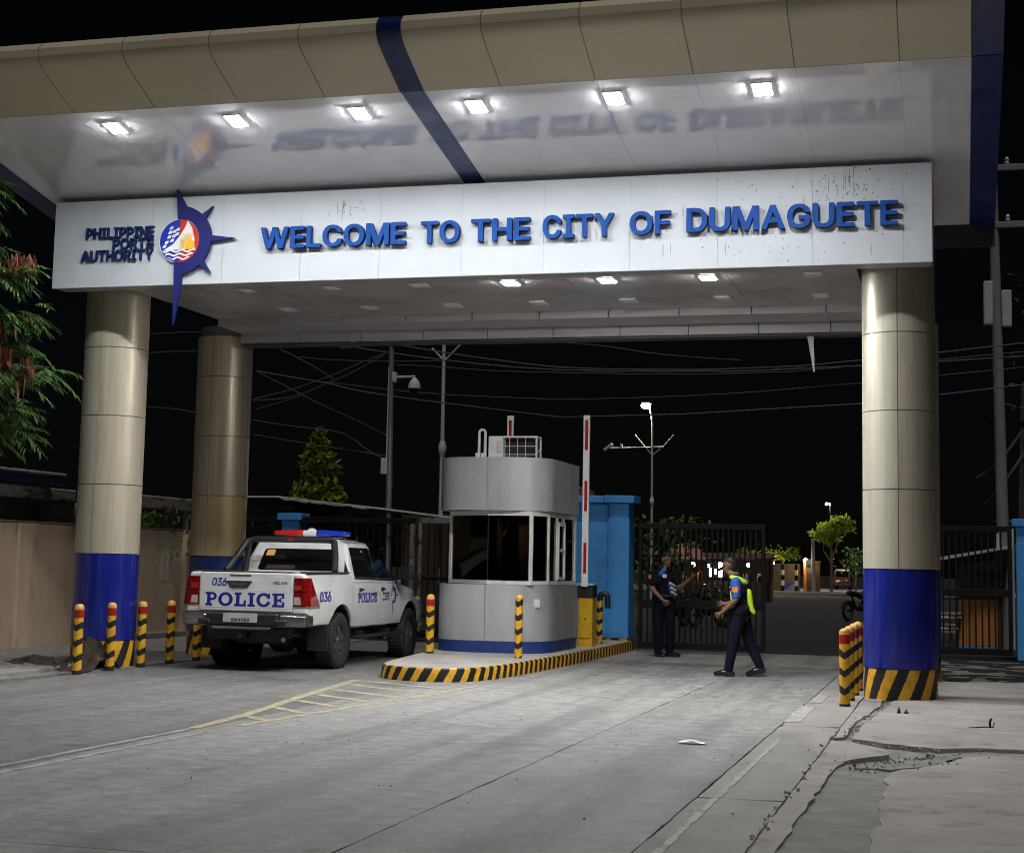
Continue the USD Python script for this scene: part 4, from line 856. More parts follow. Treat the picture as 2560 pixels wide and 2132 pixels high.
cb = balls([(-.835, .48, 1.2), (.835, .48, 1.2), (-.835, 2.28, 1.2), (.835, 2.28, 1.2), (-.6, 2.70, 1.16), (.6, 2.70, 1.16), (-.655, .73, 1.70), (.655, .73, 1.70), (-.655, 1.52, 1.715), (.655, 1.52, 1.715), (-.5, 1.80, 1.69), (.5, 1.80, 1.69), (-.5, .85, 1.755), (.5, .85, 1.755), (-.5, 1.5, 1.755), (.5, 1.5, 1.755)], .05, 16)
obj('cab', cb, 'truck_white', tk, 32)
def rear_y(z): return .43 + (z - 1.2) * .25 / .5
rw = rrect(-.60, 0, .60, .35, .05)
def on_rear(poly, dz=0, off=.004, th=.008):   # rear window plane
    m = prism(poly, 0, th); v = m.vertices.copy(); z = 1.345 + v[:, 1] * .895
    m.vertices = np.stack([v[:, 0] * (1 - .10 * v[:, 1] / .35), rear_y(z) - off - v[:, 2], z], 1); return m
obj('rear_window', on_rear(rw), 'dark_glass', tk, False)
obj('parcel_in_cab', on_rear(sbox(-.47, .02, -.02, .085), off=.0135, th=.002), 'brown_panel', tk, False)
obj('window_sticker', on_rear(sbox(-.55, .235, -.41, .33), off=.0135, th=.002), 'sticker_yellow', tk, False)
def side_x(z): return .885 - (z - 1.2) * .355
def on_side(poly, off=.003, th=.007, s=1):
    m = prism(poly, 0, th); v = m.vertices.copy()
    m.vertices = np.stack([s * (side_x(v[:, 1]) + off + v[:, 2]), v[:, 0], v[:, 1]], 1)
    if s < 0: m.invert()
    return m
for s in (1, -1):
    obj('side_window', on_side(Polygon([(.62, 1.272), (1.525, 1.255), (1.525, 1.69), (.77, 1.69), (.73, 1.665)]), s=s), 'dark_glass', tk, False)
    obj('side_window', on_side(Polygon([(1.545, 1.255), (2.30, 1.24), (2.12, 1.40), (1.93, 1.54), (1.77, 1.63), (1.545, 1.688)]), s=s), 'dark_glass', tk, False)
    obj('window_trim', on_side(Polygon([(.58, 1.240), (2.42, 1.205), (2.39, 1.232), (.62, 1.267)]), s=s, off=.006), 'black_plastic', tk, False)
obj('windscreen', mv(hull([(-.44, 2.62, 1.2), (.44, 2.62, 1.2), (-.36, 1.88, 1.66), (.36, 1.88, 1.66), (-.44, 2.66, 1.22), (.44, 2.66, 1.22), (-.36, 1.90, 1.68), (.36, 1.90, 1.68)]), z=.02), 'dark_glass', tk, False)
obj('rail_stickers', on_side(sbox(1.17, 1.625, 1.23, 1.65), off=.0105, th=.001), 'plate_paint', tk, False)
# tailgate with its plates and lettering
tg = part('tailgate', tk); Y0 = -1.205
obj('tailgate_panel', [bx(-.674, .674, Y0 - .022, Y0 + .03, .795, 1.315, .012)], 'truck_white', tg, 30)
obj('tailgate_top_trim', bx(-.665, .665, Y0 - .012, Y0 + .05, 1.316, 1.334, .004), 'black_plastic', tg, False)
obj('brake_lamp_slot', front(rrect(-.235, 1.262, .075, 1.285, .008), Y0 - .0215, .004), 'rust', tg, False)
YT = Y0 - .022
obj('handle', front(Polygon([(-.275, 1.195), (.085, 1.195), (.02, 1.115), (-.215, 1.115)]).buffer(.008), YT + .001, .012), 'chrome', tg, False)
obj('handle_recess', front(Polygon([(-.22, 1.172), (.03, 1.172), (.0, 1.135), (-.19, 1.135)]), YT - .0105, .002), 'grey_bumper', tg, False)
# slab-serif capitals
def slab(ch):
    b = lambda *a: sbox(*a)
    if ch == 'I': return b(.13, 0, .37, 1).union(b(.0, 0, .50, .17)).union(b(.0, .83, .50, 1)), .5
    if ch == 'L': return b(.12, 0, .36, 1).union(b(.0, 0, .80, .18)).union(b(.0, .83, .48, 1)).union(b(.64, 0, .80, .44)), .82
    if ch == 'E': return b(.12, 0, .36, 1).union(b(.0, 0, .84, .17)).union(b(.0, .83, .82, 1)).union(b(.3, .42, .6, .59)).union(b(.52, .33, .64, .68)).union(b(.68, 0, .84, .38)).union(b(.66, .64, .82, 1)), .85
    if ch == 'P':
        o = Point(.48, .70).buffer(.30).union(b(.2, .40, .48, 1)); i = Point(.47, .70).buffer(.125).union(b(.34, .575, .47, .825))
        return b(.12, 0, .36, 1).union(b(.0, 0, .48, .17)).union(b(.0, .83, .3, 1)).union(o.difference(i)), .80
    o = affinity.scale(Point(.5, .5).buffer(.5, 24), 1.0, 1.02); i = affinity.scale(Point(.5, .5).buffer(.28, 24), .95, 1.12)
    if ch == 'O': return o.difference(i), 1.02
    c = o.difference(i).difference(Polygon([(.62, .5), (1.2, .80), (1.2, .22)])).union(b(.80, .62, .92, .97))
    return c, .98
def slab_word(parent, s, x0, x1, z0, z1, put, m='royal', name='letter'):
    gl = [slab(c) for c in s]; tot = sum(a for _, a in gl) + .09 * (len(s) - 1); k = (x1 - x0) / tot; x = x0
    for gph, a in gl:
        obj(name, put(affinity.affine_transform(gph, [k, 0, 0, z1 - z0, x, z0])), m, parent, False); x += (a + .09) * k
M['police_blue'] = mat('police_blue', (.010, .018, .24), .4, var=.06)
slab_word(tg, 'POLICE', -.585, .565, .862, 1.045, lambda gph: front(gph, YT - .0005, .0018), 'police_blue')
def plain(parent, s, x0, x1, z0, z1, y, m, slant=0, th=.0018, name='numeral'):
    letters(s, x0, x1, z0, z1, y + .0045, .0065, .10, m, None, parent, name, slant)
plain(tg, '036', -.50, -.285, 1.130, 1.238, YT + .0005, 'police_blue', .12)
plain(tg, 'HILUX', .39, .595, 1.165, 1.205, YT + .0005, 'chrome', .25, name='letter')
# lamps at the back
for s, nm in ((-1, 'tail_light'), (1, 'tail_light')):
    def wrap(z0, z1, d0, d1, off=.008):
        """lens wrapped round the rear corner; d0..d1 are lengths along the side at bottom and top"""
        pts = []
        for z, d in ((z0, d0), (z1, d1)):
            xo = .868 if z > 1.2 else .916
            for x, y in ((.69, -1.212), (xo - .05, -1.212), (xo + .012, -1.175), (xo + .024, -1.212 + d)): pts += [(s * x, y - off * (y < -1.2), z), (s * (x - .02), y + .05, z)]
        return hull(pts)
    t = part(nm, tk)
    obj('red_lens', wrap(.875, 1.255, .33, .10), 'tail_red', t, 20)
    obj('clear_lens', hull([(s * x, -1.224 + dy, z) for x, z in ((.70, .90), (.70, 1.0), (.80, .90), (.785, 1.0)) for dy in (0, -.004)]), 'tail_clear', t, 20)
for s in (-1, 1):
    obj('lamp_divider', [bx(*sorted((s * .695, s * .86)), -1.232, -1.222, 1.085, 1.095, .002), bx(*sorted((s * .695, s * .845)), -1.232, -1.222, 1.165, 1.172, .002)], 'col_core', tk, False)
    obj('reverse_lens', bx(*sorted((s * .705, s * .80)), -1.236, -1.224, 1.10, 1.155, .008), 'lens_red', tk, 30)
obj('gate_crease', [bx(-.66, .66, Y0 - .0255, Y0 - .02, .845, .852, .002), bx(-.66, .66, Y0 - .0255, Y0 - .02, 1.072, 1.078, .002)], 'truck_white', tg, 20)
bp = part('rear_bumper', tk)
obj('bumper_beam', [bx(-.52, .52, -1.33, -1.2, .60, .785, .03), bx(-.9, -.5, -1.27, -1.12, .60, .79, .03), bx(.5, .9, -1.27, -1.12, .60, .79, .03)], 'black_plastic', bp, 30)
for s in (-1, 1): obj('chrome_end', balls([(s * .56, -1.285, .635), (s * .56, -1.285, .73), (s * .86, -1.245, .64), (s * .86, -1.245, .73), (s * .90, -1.10, .65), (s * .90, -1.10, .73)], .032, 10), 'grey_bumper', bp, 35)
obj('step_plate', bx(-.42, .42, -1.365, -1.25, .565, .598, .01), 'grey_bumper', bp, 30)
obj('side_step', [bx(.46, .64, -1.345, -1.22, .62, .70, .02), bx(-.64, -.46, -1.345, -1.22, .62, .70, .02)], 'black_plastic', bp)
npl = part('number_plate', tk)
obj('plate', front(rrect(-.265, .655, .225, .775, .01), -1.333, .008), 'plate_paint', npl, False)
letters('SA4740', -.145, .115, .668, .712, -1.339, .006, .16, 'letter_side', None, npl, 'letter')
# black sports bar in the load bed
rb = part('roll_bar', tk)
obj('hoop', tube([(-.83, -.08, 1.33), (-.75, .13, 1.55), (-.67, .28, 1.755), (-.57, .31, 1.785), (.57, .31, 1.785), (.67, .28, 1.755), (.75, .13, 1.55), (.83, -.08, 1.33)], .045, 12), 'black_plastic', rb, 40)
for s in (-1, 1): obj('upright', [tube([(s * .65, .31, 1.75), (s * .67, .30, 1.5), (s * .69, .30, 1.33)], .04, 10)], 'black_plastic', rb, 40); obj('bar_fairing', hull([(s * .80, .38, 1.50), (s * .845, .42, 1.335), (s * .845, .30, 1.335), (s * .82, .42, 1.335), (s * .82, .30, 1.335), (s * .79, .40, 1.50)]), 'black_plastic', rb, 30)
obj('bar_lamp', front(rrect(-.04, 1.775, .06, 1.798, .008), .268, .012), 'lens_red', rb, False)
# roof light bar
lb = part('light_bar', tk); zb_ = 1.862; yb_ = 1.10
obj('bar_base', bx(-.50, .50, yb_ - .12, yb_ + .12, zb_ - .04, zb_ - .012, .01), 'chrome', lb, 30)
obj('bar_leg', [bx(x - .03, x + .03, yb_ - .1, yb_ + .1, 1.78, zb_ - .035, .005) for x in (-.42, .42)], 'black_plastic', lb)
lens = lambda x0, x1, r0, r1: balls([(x0, yb_ - .09, zb_ + .03), (x0, yb_ + .09, zb_ + .03), (x1, yb_ - .09, zb_ + .03), (x1, yb_ + .09, zb_ + .03)], [r0, r0, r1, r1], 12)
obj('red_lens', lens(-.54, -.15, .036, .055), 'lens_red', lb, 35); obj('blue_lens', lens(.15, .54, .055, .036), 'lens_blue', lb, 35)
obj('speaker_housing', [bx(-.105, .105, yb_ - .13, yb_ + .13, zb_ - .012, zb_ + .07, .015), mv(lathe([(.07, 0), (.058, .02), (.025, .035), (.001, .038)], 20), 0, yb_ - .02, zb_ + .07)], 'pure_white', lb, 30)
# wheels
def wheel(x, y, s):
    t = part('wheel', tk)
    prof_ = [(.20, -.10), (.235, -.125), (.31, -.135), (.355, -.128), (.378, -.10), (.385, -.06), (.385, .06), (.378, .10), (.355, .128), (.31, .135), (.235, .125), (.20, .10)]
    tyre = [mv(lathe(prof_, 48), ry=90)]
    for k in range(40):
        a = k * PI / 20; tyre.append(mv(bx(-.115, .115, -.012, .012, -.006, .006, 0), 0, -.385 * math.sin(a), .385 * math.cos(a), rx=math.degrees(a)))
    obj('tyre', mv(cat(tyre), x, y, .385), 'rubber', t, 40)
    rim = [mv(lathe([(.225, -.1), (.232, .09), (.24, .115), (.226, .118), (.215, .10), (.20, .05), (.195, -.05)], 40), ry=90)]
    for k in range(6):
        a = k * PI / 3
        for d in (-.16, .16): rim.append(mv(hull([(.07, -.022, .03), (.07, .022, .03), (.095, -.016, .03), (.095, .016, .03), (.10, -.026, .215), (.10, .026, .215), (.07, -.026, .215), (.07, .026, .215)]), rx=math.degrees(a + d)))
    rim.append(mv(lathe([(.001, .105), (.05, .105), (.07, .08), (.075, .03), (.001, .03)][::-1], 24), ry=90))
    r = cat(rim)
    if s < 0: r = mv(r, rz=180)
    obj('rim', mv(r, x, y, .385), 'alloy', t, 40)
    obj('brake_disc', mv(mv(trimesh.creation.cylinder(.19, .03, sections=32), ry=90), x - s * .02, y, .385), 'col_core', t, 30)
for y in (0, 3.085):
    for s in (1, -1): wheel(s * .785, y, s)
for s in (1, -1):
    for y in (0, 3.085): obj('wheel_arch_liner', mv(arc_shell(.49, PI / 2 - .15, 3 * PI / 2 + .15, -.22, .22, .02, 30), s * .66, y, .42, ry=90), 'black_plastic', tk, 40)
    obj('mud_flap', bx(s * .785 - .15, s * .785 + .15, -.56, -.53, .26, .62, .008), 'black_plastic', tk)
    obj('running_board', [bx(*sorted((s * .84, s * .97)), .60, 2.52, .385, .43, .015), bx(*sorted((s * .6, s * .9)), .9, .96, .40, .5, 0), bx(*sorted((s * .6, s * .9)), 2.1, 2.16, .40, .5, 0)], 'black_plastic', tk)
    m_ = part('side_mirror', tk)
    obj('mirror_shell', balls([(s * 1.0, 2.38, 1.27), (s * 1.13, 2.36, 1.28), (s * 1.0, 2.40, 1.40), (s * 1.12, 2.38, 1.40)], .045, 10), 'black_plastic', m_, 40); obj('mirror_stalk', rod((s * .86, 2.42, 1.24), (s * 1.0, 2.4, 1.29), .022), 'black_plastic', m_)
    for y in (.72, 1.68):
        obj('door_handle', balls([(s * .922, y, 1.085), (s * .930, y + .07, 1.09), (s * .922, y + .15, 1.085)], .014, 8), 'chrome', tk, 40); obj('handle_cup', balls([(s * .897, y + .06, 1.082), (s * .897, y + .11, 1.082)], .028, 10), 'black_plastic', tk, 40)
obj('arch_liner_edge', mv(bx(-.1, .1, -.28, .0, 0, .13, .01), .74, 3.085 - .10, .76), 'wall_blue', tk, label='blue guard panel inside the front wheel arch')
obj('chassis', [bx(-.5, .5, -1.15, 3.9, .42, .56, .02), bx(-.62, .62, -.3, 3.6, .50, .62, 0), bx(-.6, .6, -1.1, -.95, .45, .6, .02)], 'black_plastic', tk)
obj('rear_axle', [mv(trimesh.creation.cylinder(.05, 1.5, sections=16), 0, 0, .385, ry=90), balls([(.0, 0, .37), (.1, 0, .37)], .17, 14)], 'black_plastic', tk, 40)
obj('spare_wheel', mv(lathe([(.12, 0), (.36, .0), (.38, .08), (.36, .2), (.12, .2)], 32), .0, -.62, .36), 'rubber', tk, 40)
obj('exhaust_pipe', tube([(.42, 1.5, .40), (.45, .3, .5), (.50, -.6, .45), (.52, -1.12, .43)], .035), 'grey_bumper', tk, 40)
obj('tow_hitch', [bx(-.06, .06, -1.3, -1.1, .44, .52), mv(trimesh.creation.cylinder(.03, .1, sections=12), 0, -1.31, .48, rx=90)], 'black_plastic', tk)
obj('aerial', rod((.52, 1.62, 1.80), (.53, 1.58, 1.86), .012), 'black_plastic', tk)
obj('headlight', [balls([(s * .70, 3.93, .87), (s * .80, 3.80, .90), (s * .62, 4.0, .86)], .05, 10) for s in (1, -1)], 'tail_clear', tk, 40)
obj('front_bumper', balls([(-.8, 3.9, .5), (.8, 3.9, .5), (-.6, 4.07, .52), (.6, 4.07, .52), (-.6, 4.07, .62), (.6, 4.07, .62)], .05, 10), 'truck_white', tk, 40)
obj('grille', bx(-.5, .5, 4.03, 4.075, .66, .86, .01), 'black_plastic', tk)
# lettering on the side
def lettered_side(gph, x=.9285, th=.0025): return side(gph, x, th)
SX_ = lambda y: .929 if y < .8 else .9135
def put36(m):
    v = m.vertices.copy(); m.vertices = np.stack([np.full(len(v), .926) + (-v[:, 1]) * 1.0, v[:, 0], v[:, 2]], 1); return m
ws = letters.__defaults__
def side_letters(s, y0, y1, z0, z1, x, m, gap=.12, name='numeral'):
    w_ = [text(c, 1, .1).bounds for c in s]; w_ = [b[1][0] - b[0][0] for b in w_]; k = (y1 - y0) / (sum(w_) + gap * (len(s) - 1)); y = y0
    for ch, w in zip(s, w_):
        f = fit_text(ch, y, y + w * k, z0, z1, 0, .003); v = f.vertices.copy(); f.vertices = np.stack([x - v[:, 1], v[:, 0], v[:, 2]], 1); f.invert() if f.volume < 0 else None
        obj(name, f, m, tk, False); y += (w + gap) * k
side_letters('036', -.86, -.44, .935, 1.075, .924, 'police_blue')
slab_word(tk, 'POLICE', .68, 1.50, .895, 1.04, lambda gph: side(gph, .9085, .003), 'police_blue')
for s, a, b, c, d in (('PHILIPPINE', 1.76, 2.06, 1.005, 1.035), ('PORTS', 1.88, 2.06, .96, .99), ('AUTHORITY', 1.74, 2.06, .915, .945)):
    side_letters(s, a, b, c, d, .909, 'letter_side', name='letter')
emb = part('door_emblem', tk)
emblem(emb, .29, lambda gph, a, b: side(affinity.translate(affinity.scale(gph, 1.25, 1, origin=(0, 0)), 2.22, .985), .9090 + a * .03, (b - a) * .03 + .0005))

# ------------------------------------------------------------------ people
def blend(segs, n=14, fine=.035, it=6):
    """one continuous surface from limbs: each segment is a list of (point, radius)"""
    ms = []
    for s in segs:
        for a, b in zip(s[:-1], s[1:]): ms.append(balls([a[0], b[0]], [a[1], b[1]], n))
    m = m3.Manifold.batch_boolean(ms, m3.OpType.Add).refine_to_length(fine)
    t = to_tm(m); t = trimesh.Trimesh(t.vertices, t.faces, process=True)
    trimesh.smoothing.filter_taubin(t, .5, .52, it); return t
V3 = lambda *a: np.array(a, float)
def hand_segs(w, d, palm_n, s=1.0, curl=.6, side_=1):
    """palm and five unequal bent fingers from the wrist w along d; palm_n: direction the palm faces"""
    d = d / np.linalg.norm(d); pn = palm_n - d * (palm_n @ d); pn /= np.linalg.norm(pn); u = np.cross(d, pn) * side_
    segs = [[(w, .024 * s), (w + d * .05 * s, .022 * s), (w + d * .085 * s + u * .018 * s, .017 * s)], [(w + d * .04 * s, .02 * s), (w + d * .085 * s - u * .022 * s, .015 * s)]]
    for k, (off, L) in enumerate(((.033, .062), (.012, .075), (-.010, .070), (-.031, .055))):
        b = w + d * .085 * s + u * off * s; d1 = d * math.cos(curl * .6) + pn * math.sin(curl * .6); d2 = d * math.cos(curl * 1.5) + pn * math.sin(curl * 1.5)
        m_ = b + d1 * L * .55 * s; segs.append([(b, .0095 * s), (m_, .009 * s), (m_ + d2 * L * .5 * s, .0075 * s)])
    tb_ = w + d * .025 * s + u * .026 * s; t1 = tb_ + (d * .6 + u * .7 + pn * .25) * .04 * s
    segs.append([(tb_, .013 * s), (t1, .0105 * s), (t1 + (d * .9 + u * .25 + pn * .3) * .032 * s, .0085 * s)])
    return segs
def person(label, loc, J, cloth, group=None):
    """J: joints in world-like local metres (x picture right, y away, z up). The person faces J['face'] (unit vector in plan)."""
    t = thing('person', label, 'person', loc, 0, group)
    f = np.array([*J['face'], 0.0]); f /= np.linalg.norm(f); s = np.array([f[1], -f[0], 0])   # s: the person's right-hand side
    hd = J['head']; neck = J['neck']; chest = J['chest']; pel = J['pelvis']; upv = V3(0, 0, 1)
    body = [[(neck + V3(0, 0, -.04), .062), (hd + V3(0, 0, -.08) - f * .012, .055)]]
    for a in 'LR':
        body += [[(J['sh' + a], .060), (J['el' + a], .042), (J['wr' + a], .028)]]
        body += [[(J['hip' + a], .085), (J['kn' + a], .055), (J['an' + a], .036)], [(J['an' + a], .033), (J['an' + a] + J.get('toe' + a, f) * .06 - upv * .04, .024)]]
    body += [[(pel + s * .09, .10), (pel - s * .09, .10)], [(pel, .12), (chest, .135)], [(chest + s * .11, .10), (chest - s * .11, .10)], [(chest + V3(0, 0, .08), .1), (neck, .06)]]
    # head: skull, jaw, brow, nose, ears
    body += [[(hd + V3(0, 0, .035) - f * .012, .085), (hd + V3(0, 0, .03) + f * .02, .078)], [(hd + V3(0, 0, .0), .076), (hd - V3(0, 0, .075) + f * .042, .042)], [(hd - V3(0, 0, .08) + f * .05, .028), (hd - V3(0, 0, .05) + f * .07, .03)],
             [(hd + f * .085 + V3(0, 0, .012), .011), (hd + f * .105 - V3(0, 0, .022), .015)], [(hd + s * .078 - V3(0, 0, .015), .018), (hd + s * .082 + V3(0, 0, .02), .02)], [(hd - s * .078 - V3(0, 0, .015), .018), (hd - s * .082 + V3(0, 0, .02), .02)]]
    for a in 'LR':
        d = J['hd' + a] - J['wr' + a]; body += hand_segs(J['wr' + a], d, J.get('palm' + a, f), 1.05, J.get('curl' + a, .6), 1 if a == 'L' else -1)
    obj('body', blend(body, 14, .022, 5), 'skin', t, 60)
    for k in (1, -1): obj('eye', balls([hd + f * .088 + s * k * .032 + V3(0, 0, .018), hd + f * .088 + s * k * .036 + V3(0, 0, .018)], .009, 8), 'hair', t, 60)
    obj('mouth', balls([hd + f * .088 + s * .02 - V3(0, 0, .056), hd + f * .088 - s * .02 - V3(0, 0, .056)], .007, 8), 'brown_panel', t, 60)
    hr = [[(hd + V3(0, 0, .055) - f * .02, .086), (hd + V3(0, 0, .06) + f * .022, .072)], [(hd + V3(0, 0, .03) - f * .04, .075), (hd - V3(0, 0, .035) - f * .045, .058)]]
    obj('hair', blend(hr, 14, .02, 4), 'hair', t, 60)
    C = J['chest']
    sh_ = [[(pel + V3(0, 0, .02) + s * .085, .122), (pel + V3(0, 0, .02) - s * .085, .122)], [(pel + V3(0, 0, .04), .14), (C + f * .01, .158)], [(C + s * .105, .118), (C - s * .105, .118)], [(C + V3(0, 0, .09), .115), (neck - V3(0, 0, .035), .085)]]
    for a in 'LR': sh_ += [[(J['sh' + a] - V3(0, 0, .01), .072), (J['sh' + a] + (J['el' + a] - J['sh' + a]) * .72, .060)]]
    obj('shirt', blend(sh_, 14, .03, 5), cloth['shirt'], t, 60)
    tr = [[(pel + s * .085 + V3(0, 0, .03), .118), (pel - s * .085 + V3(0, 0, .03), .118)]]
    for a in 'LR': tr += [[(J['hip' + a], .105), (J['kn' + a], .078), (J['an' + a] + V3(0, 0, .02), .064)]]
    obj('trousers', blend(tr, 14, .03, 5), 'trouser', t, 60)
    obj('belt', mv(lathe([(.142, -.022), (.152, -.018), (.152, .018), (.142, .022)], 24), *(pel + V3(0, 0, .09)), s=(1.25, 1, 1)), 'black_plastic', t, 40)
    for a in 'LR':
        d = J.get('toe' + a, f); an = J['an' + a]
        heel, toe = an - d * .045, an + d * .175
        dz = J.get('lift' + a, 0.0)
        shp = [[(V3(heel[0], heel[1], heel[2] - .045), .045), (V3(*(an + d * .06)[:2], an[2] - .04 - dz * .4), .050), (V3(*toe[:2], an[2] - .052 - dz), .036)], [(an - d * .01 + V3(0, 0, .015), .05), (an - d * .01 - V3(0, 0, .045), .052)]]
        sm = blend(shp, 14, .02, 4); sm.vertices[:, 2] = np.maximum(sm.vertices[:, 2], -loc[2] * 0 + .002); obj('shoe', sm, 'shoe', t, 60)
    return t, f, s
# guard talking, his left arm held out towards the bars
J1 = dict(face=(.72, -.69), head=V3(.02, 0, 1.615), neck=V3(.0, .0, 1.47), chest=V3(-.02, .02, 1.26), pelvis=V3(-.02, .02, .93),
          shR=V3(-.19, -.04, 1.40), elR=V3(-.20, -.12, 1.13), wrR=V3(-.01, -.20, .955), hdR=V3(.05, -.20, .92), palmR=V3(.2, .9, 0), curlR=.9,
          shL=V3(.16, .10, 1.40), elL=V3(.23, .02, 1.15), wrL=V3(.40, -.06, 1.28), hdL=V3(.46, -.08, 1.34), palmL=V3(.9, -.2, .2), curlL=.25,
          hipR=V3(-.09, -.03, .90), knR=V3(-.10, -.05, .50), anR=V3(-.11, -.02, .085), hipL=V3(.06, .06, .90), knL=V3(.07, .05, .50), anL=V3(.07, .08, .085), toeR=V3(.7, -.7, 0), toeL=V3(.95, -.3, 0))
t1, f1, s1 = person('guard in dark navy uniform gesturing with one raised hand by the gate', (1.20, 7.1, 0), J1, dict(shirt='uniform'))
C = J1['chest']
def patch_on(p, n, w, h, th=.012, r=.4):
    n = n / np.linalg.norm(n); u = np.cross(V3(0, 0, 1), n); u /= np.linalg.norm(u); v = np.cross(n, u)
    m = prism(rrect(-w / 2, -h / 2, w / 2, h / 2, min(w, h) * r), 0, th); q = m.vertices.copy()
    m.vertices = p + np.outer(q[:, 0], u) + np.outer(q[:, 1], v) + np.outer(q[:, 2], n); return m
def band(seg, th=.010):
    return blend([seg], 10, .03, 2)
obj('blue_vest_panel', blend([[(C + f1 * .115 + s1 * .02 + V3(0, 0, -.02), .05), (C + f1 * .12 - s1 * .05 + V3(0, 0, -.18), .055), (C + f1 * .10 - s1 * .13 + V3(0, 0, -.25), .05)], [(C + f1 * .08 + s1 * .13 + V3(0, 0, .12), .05), (C + f1 * .05 + s1 * .02 + V3(0, 0, .2), .05)]], 12, .03, 3), 'jersey_blue', t1, 60)
for k in range(3): obj('vest_stripe', blend([[(C + f1 * .168 - s1 * (.0 + .02 * k) + V3(0, 0, -.03 - .075 * k), .022), (C + f1 * .150 - s1 * (.10 + .015 * k) + V3(0, 0, -.07 - .075 * k), .022)]], 10, .02, 2), 'vest_stripe', t1, 60)
obj('name_tape', patch_on(C + f1 * .135 + s1 * .10 + V3(0, 0, .09), f1 + s1 * .3, .07, .06, .02, .1), 'shirt_white', t1, False)
obj('sleeve_badge', patch_on(J1['shR'] + V3(-.045, -.055, -.07), V3(-.55, -.8, .05), .06, .075, .02, .49), 'orange', t1, False)
# guard walking across, facing the first
J2 = dict(face=(-1, .12), head=V3(-.10, 0, 1.535), neck=V3(-.02, .0, 1.395), chest=V3(.06, .0, 1.18), pelvis=V3(.07, .0, .875),
          shL=V3(.01, -.18, 1.315), elL=V3(.02, -.23, 1.07), wrL=V3(-.16, -.22, .90), hdL=V3(-.23, -.21, .855), palmL=V3(0, 1, 0), curlL=.7,
          shR=V3(.08, .17, 1.32), elR=V3(.02, .23, 1.08), wrR=V3(-.16, .2, 1.0), hdR=V3(-.22, .19, 1.0), palmR=V3(0, -1, 0), curlR=.7,
          hipL=V3(.05, -.08, .86), knL=V3(-.03, -.09, .47), anL=V3(-.10, -.09, .085), hipR=V3(.08, .08, .86), knR=V3(.17, .08, .47), anR=V3(.315, .08, .14),
          toeL=V3(-1, 0, 0), toeR=V3(-.93, 0, 0), liftR=.055)
t2, f2, s2 = person('guard walking in dark uniform with lime reflective vest and blue sleeves', (2.965, 2.9, 0), J2, dict(shirt='uniform'))
C = J2['chest']
for a in 'LR':
    S, E = J2['sh' + a], J2['el' + a]
    obj('blue_sleeve', blend([[(S + V3(0, 0, -.012), .077), (S + (E - S) * .80, .066)]], 14, .03, 4), 'jersey_blue', t2, 60)
obj('sleeve_badge', patch_on(J2['shL'] + (J2['elL'] - J2['shL']) * .45 + V3(0, -.068, 0), V3(0, -1, 0), .085, .075, .014, .2), 'orange', t2, False)
obj('lime_collar', blend([[(J2['neck'] + V3(-.04, -.09, -.02), .038), (J2['neck'] + V3(.07, -.10, -.05), .045), (J2['neck'] + V3(.15, -.06, -.09), .04)], [(J2['neck'] + V3(-.04, .08, -.02), .035), (J2['neck'] + V3(.1, .08, -.06), .04)]], 12, .03, 3), 'lime', t2, 60)
obj('lime_band', blend([[(C + V3(.12, -.085, .0), .042), (C + V3(.132, -.085, -.12), .042), (C + V3(.150, -.08, -.22), .040), (C + V3(.185, -.075, -.285), .034)]], 12, .03, 3), 'lime', t2, 60)
obj('lime_band', blend([[(C + V3(-.10, -.10, -.02), .045), (C + V3(-.09, -.11, -.12), .045)]], 12, .03, 3), 'lime', t2, 60)
# far passer-by in a white shirt
J3 = dict(face=(.1, -1), head=V3(0, 0, 1.55), neck=V3(0, 0, 1.41), chest=V3(0, 0, 1.2), pelvis=V3(0, 0, .9), shR=V3(-.18, 0, 1.33), elR=V3(-.22, .02, 1.08), wrR=V3(-.2, -.08, .86), hdR=V3(-.2, -.1, .78),
          shL=V3(.18, 0, 1.33), elL=V3(.22, .02, 1.08), wrL=V3(.2, -.08, .86), hdL=V3(.2, -.1, .78), hipR=V3(-.08, 0, .88), knR=V3(-.09, -.04, .48), anR=V3(-.09, 0, .085), hipL=V3(.08, 0, .88), knL=V3(.09, -.08, .48), anL=V3(.1, .05, .085))
person('far person in a white shirt on the road behind the gate', (-2.85, 56.5, 0), J3, dict(shirt='shirt_white'))

# ------------------------------------------------------------------ vegetation
def blade(p, d, up_, L, w, droop, n=3):
    """a narrow leaf from p along d that droops"""
    d = d / np.linalg.norm(d); s = np.cross(d, up_); s /= max(np.linalg.norm(s), 1e-6); v = []
    for k in range(n + 1):
        t = k / n; c = p + d * L * t - np.array([0, 0, 1]) * droop * t * t; ww = w * (math.sin(PI * min(.12 + t * .88, 1)) ** .7) * .5
        v += [c + s * ww, c - s * ww]
    f = []
    for k in range(n): a = 2 * k; f += [(a, a + 1, a + 3), (a, a + 3, a + 2)]
    return np.array(v), np.array(f)
class Leaves:
    def __init__(self): self.v, self.f, self.n = [], [], 0
    def add(self, v, f): self.v.append(v); self.f.append(f + self.n); self.n += len(v)
    def mesh(self): return trimesh.Trimesh(np.vstack(self.v), np.vstack(self.f), process=False)
rt_ = np.random.default_rng(11)
lt_ = thing('feathery_tree', 'feathery green tree with hanging red brown seed pods beside the sign', 'tree', (-6.9, -2.2, 0))
O = np.array([-6.9, -2.2, 0])
limbs = [tube([(0, 0, 0), (.05, 0, 1.6), (.0, .05, 3.2), (-.1, .1, 5), (-.05, .1, 6.4)], [.13, .11, .09, .06, .03], 10)]
Lf, Ld = Leaves(), Leaves()
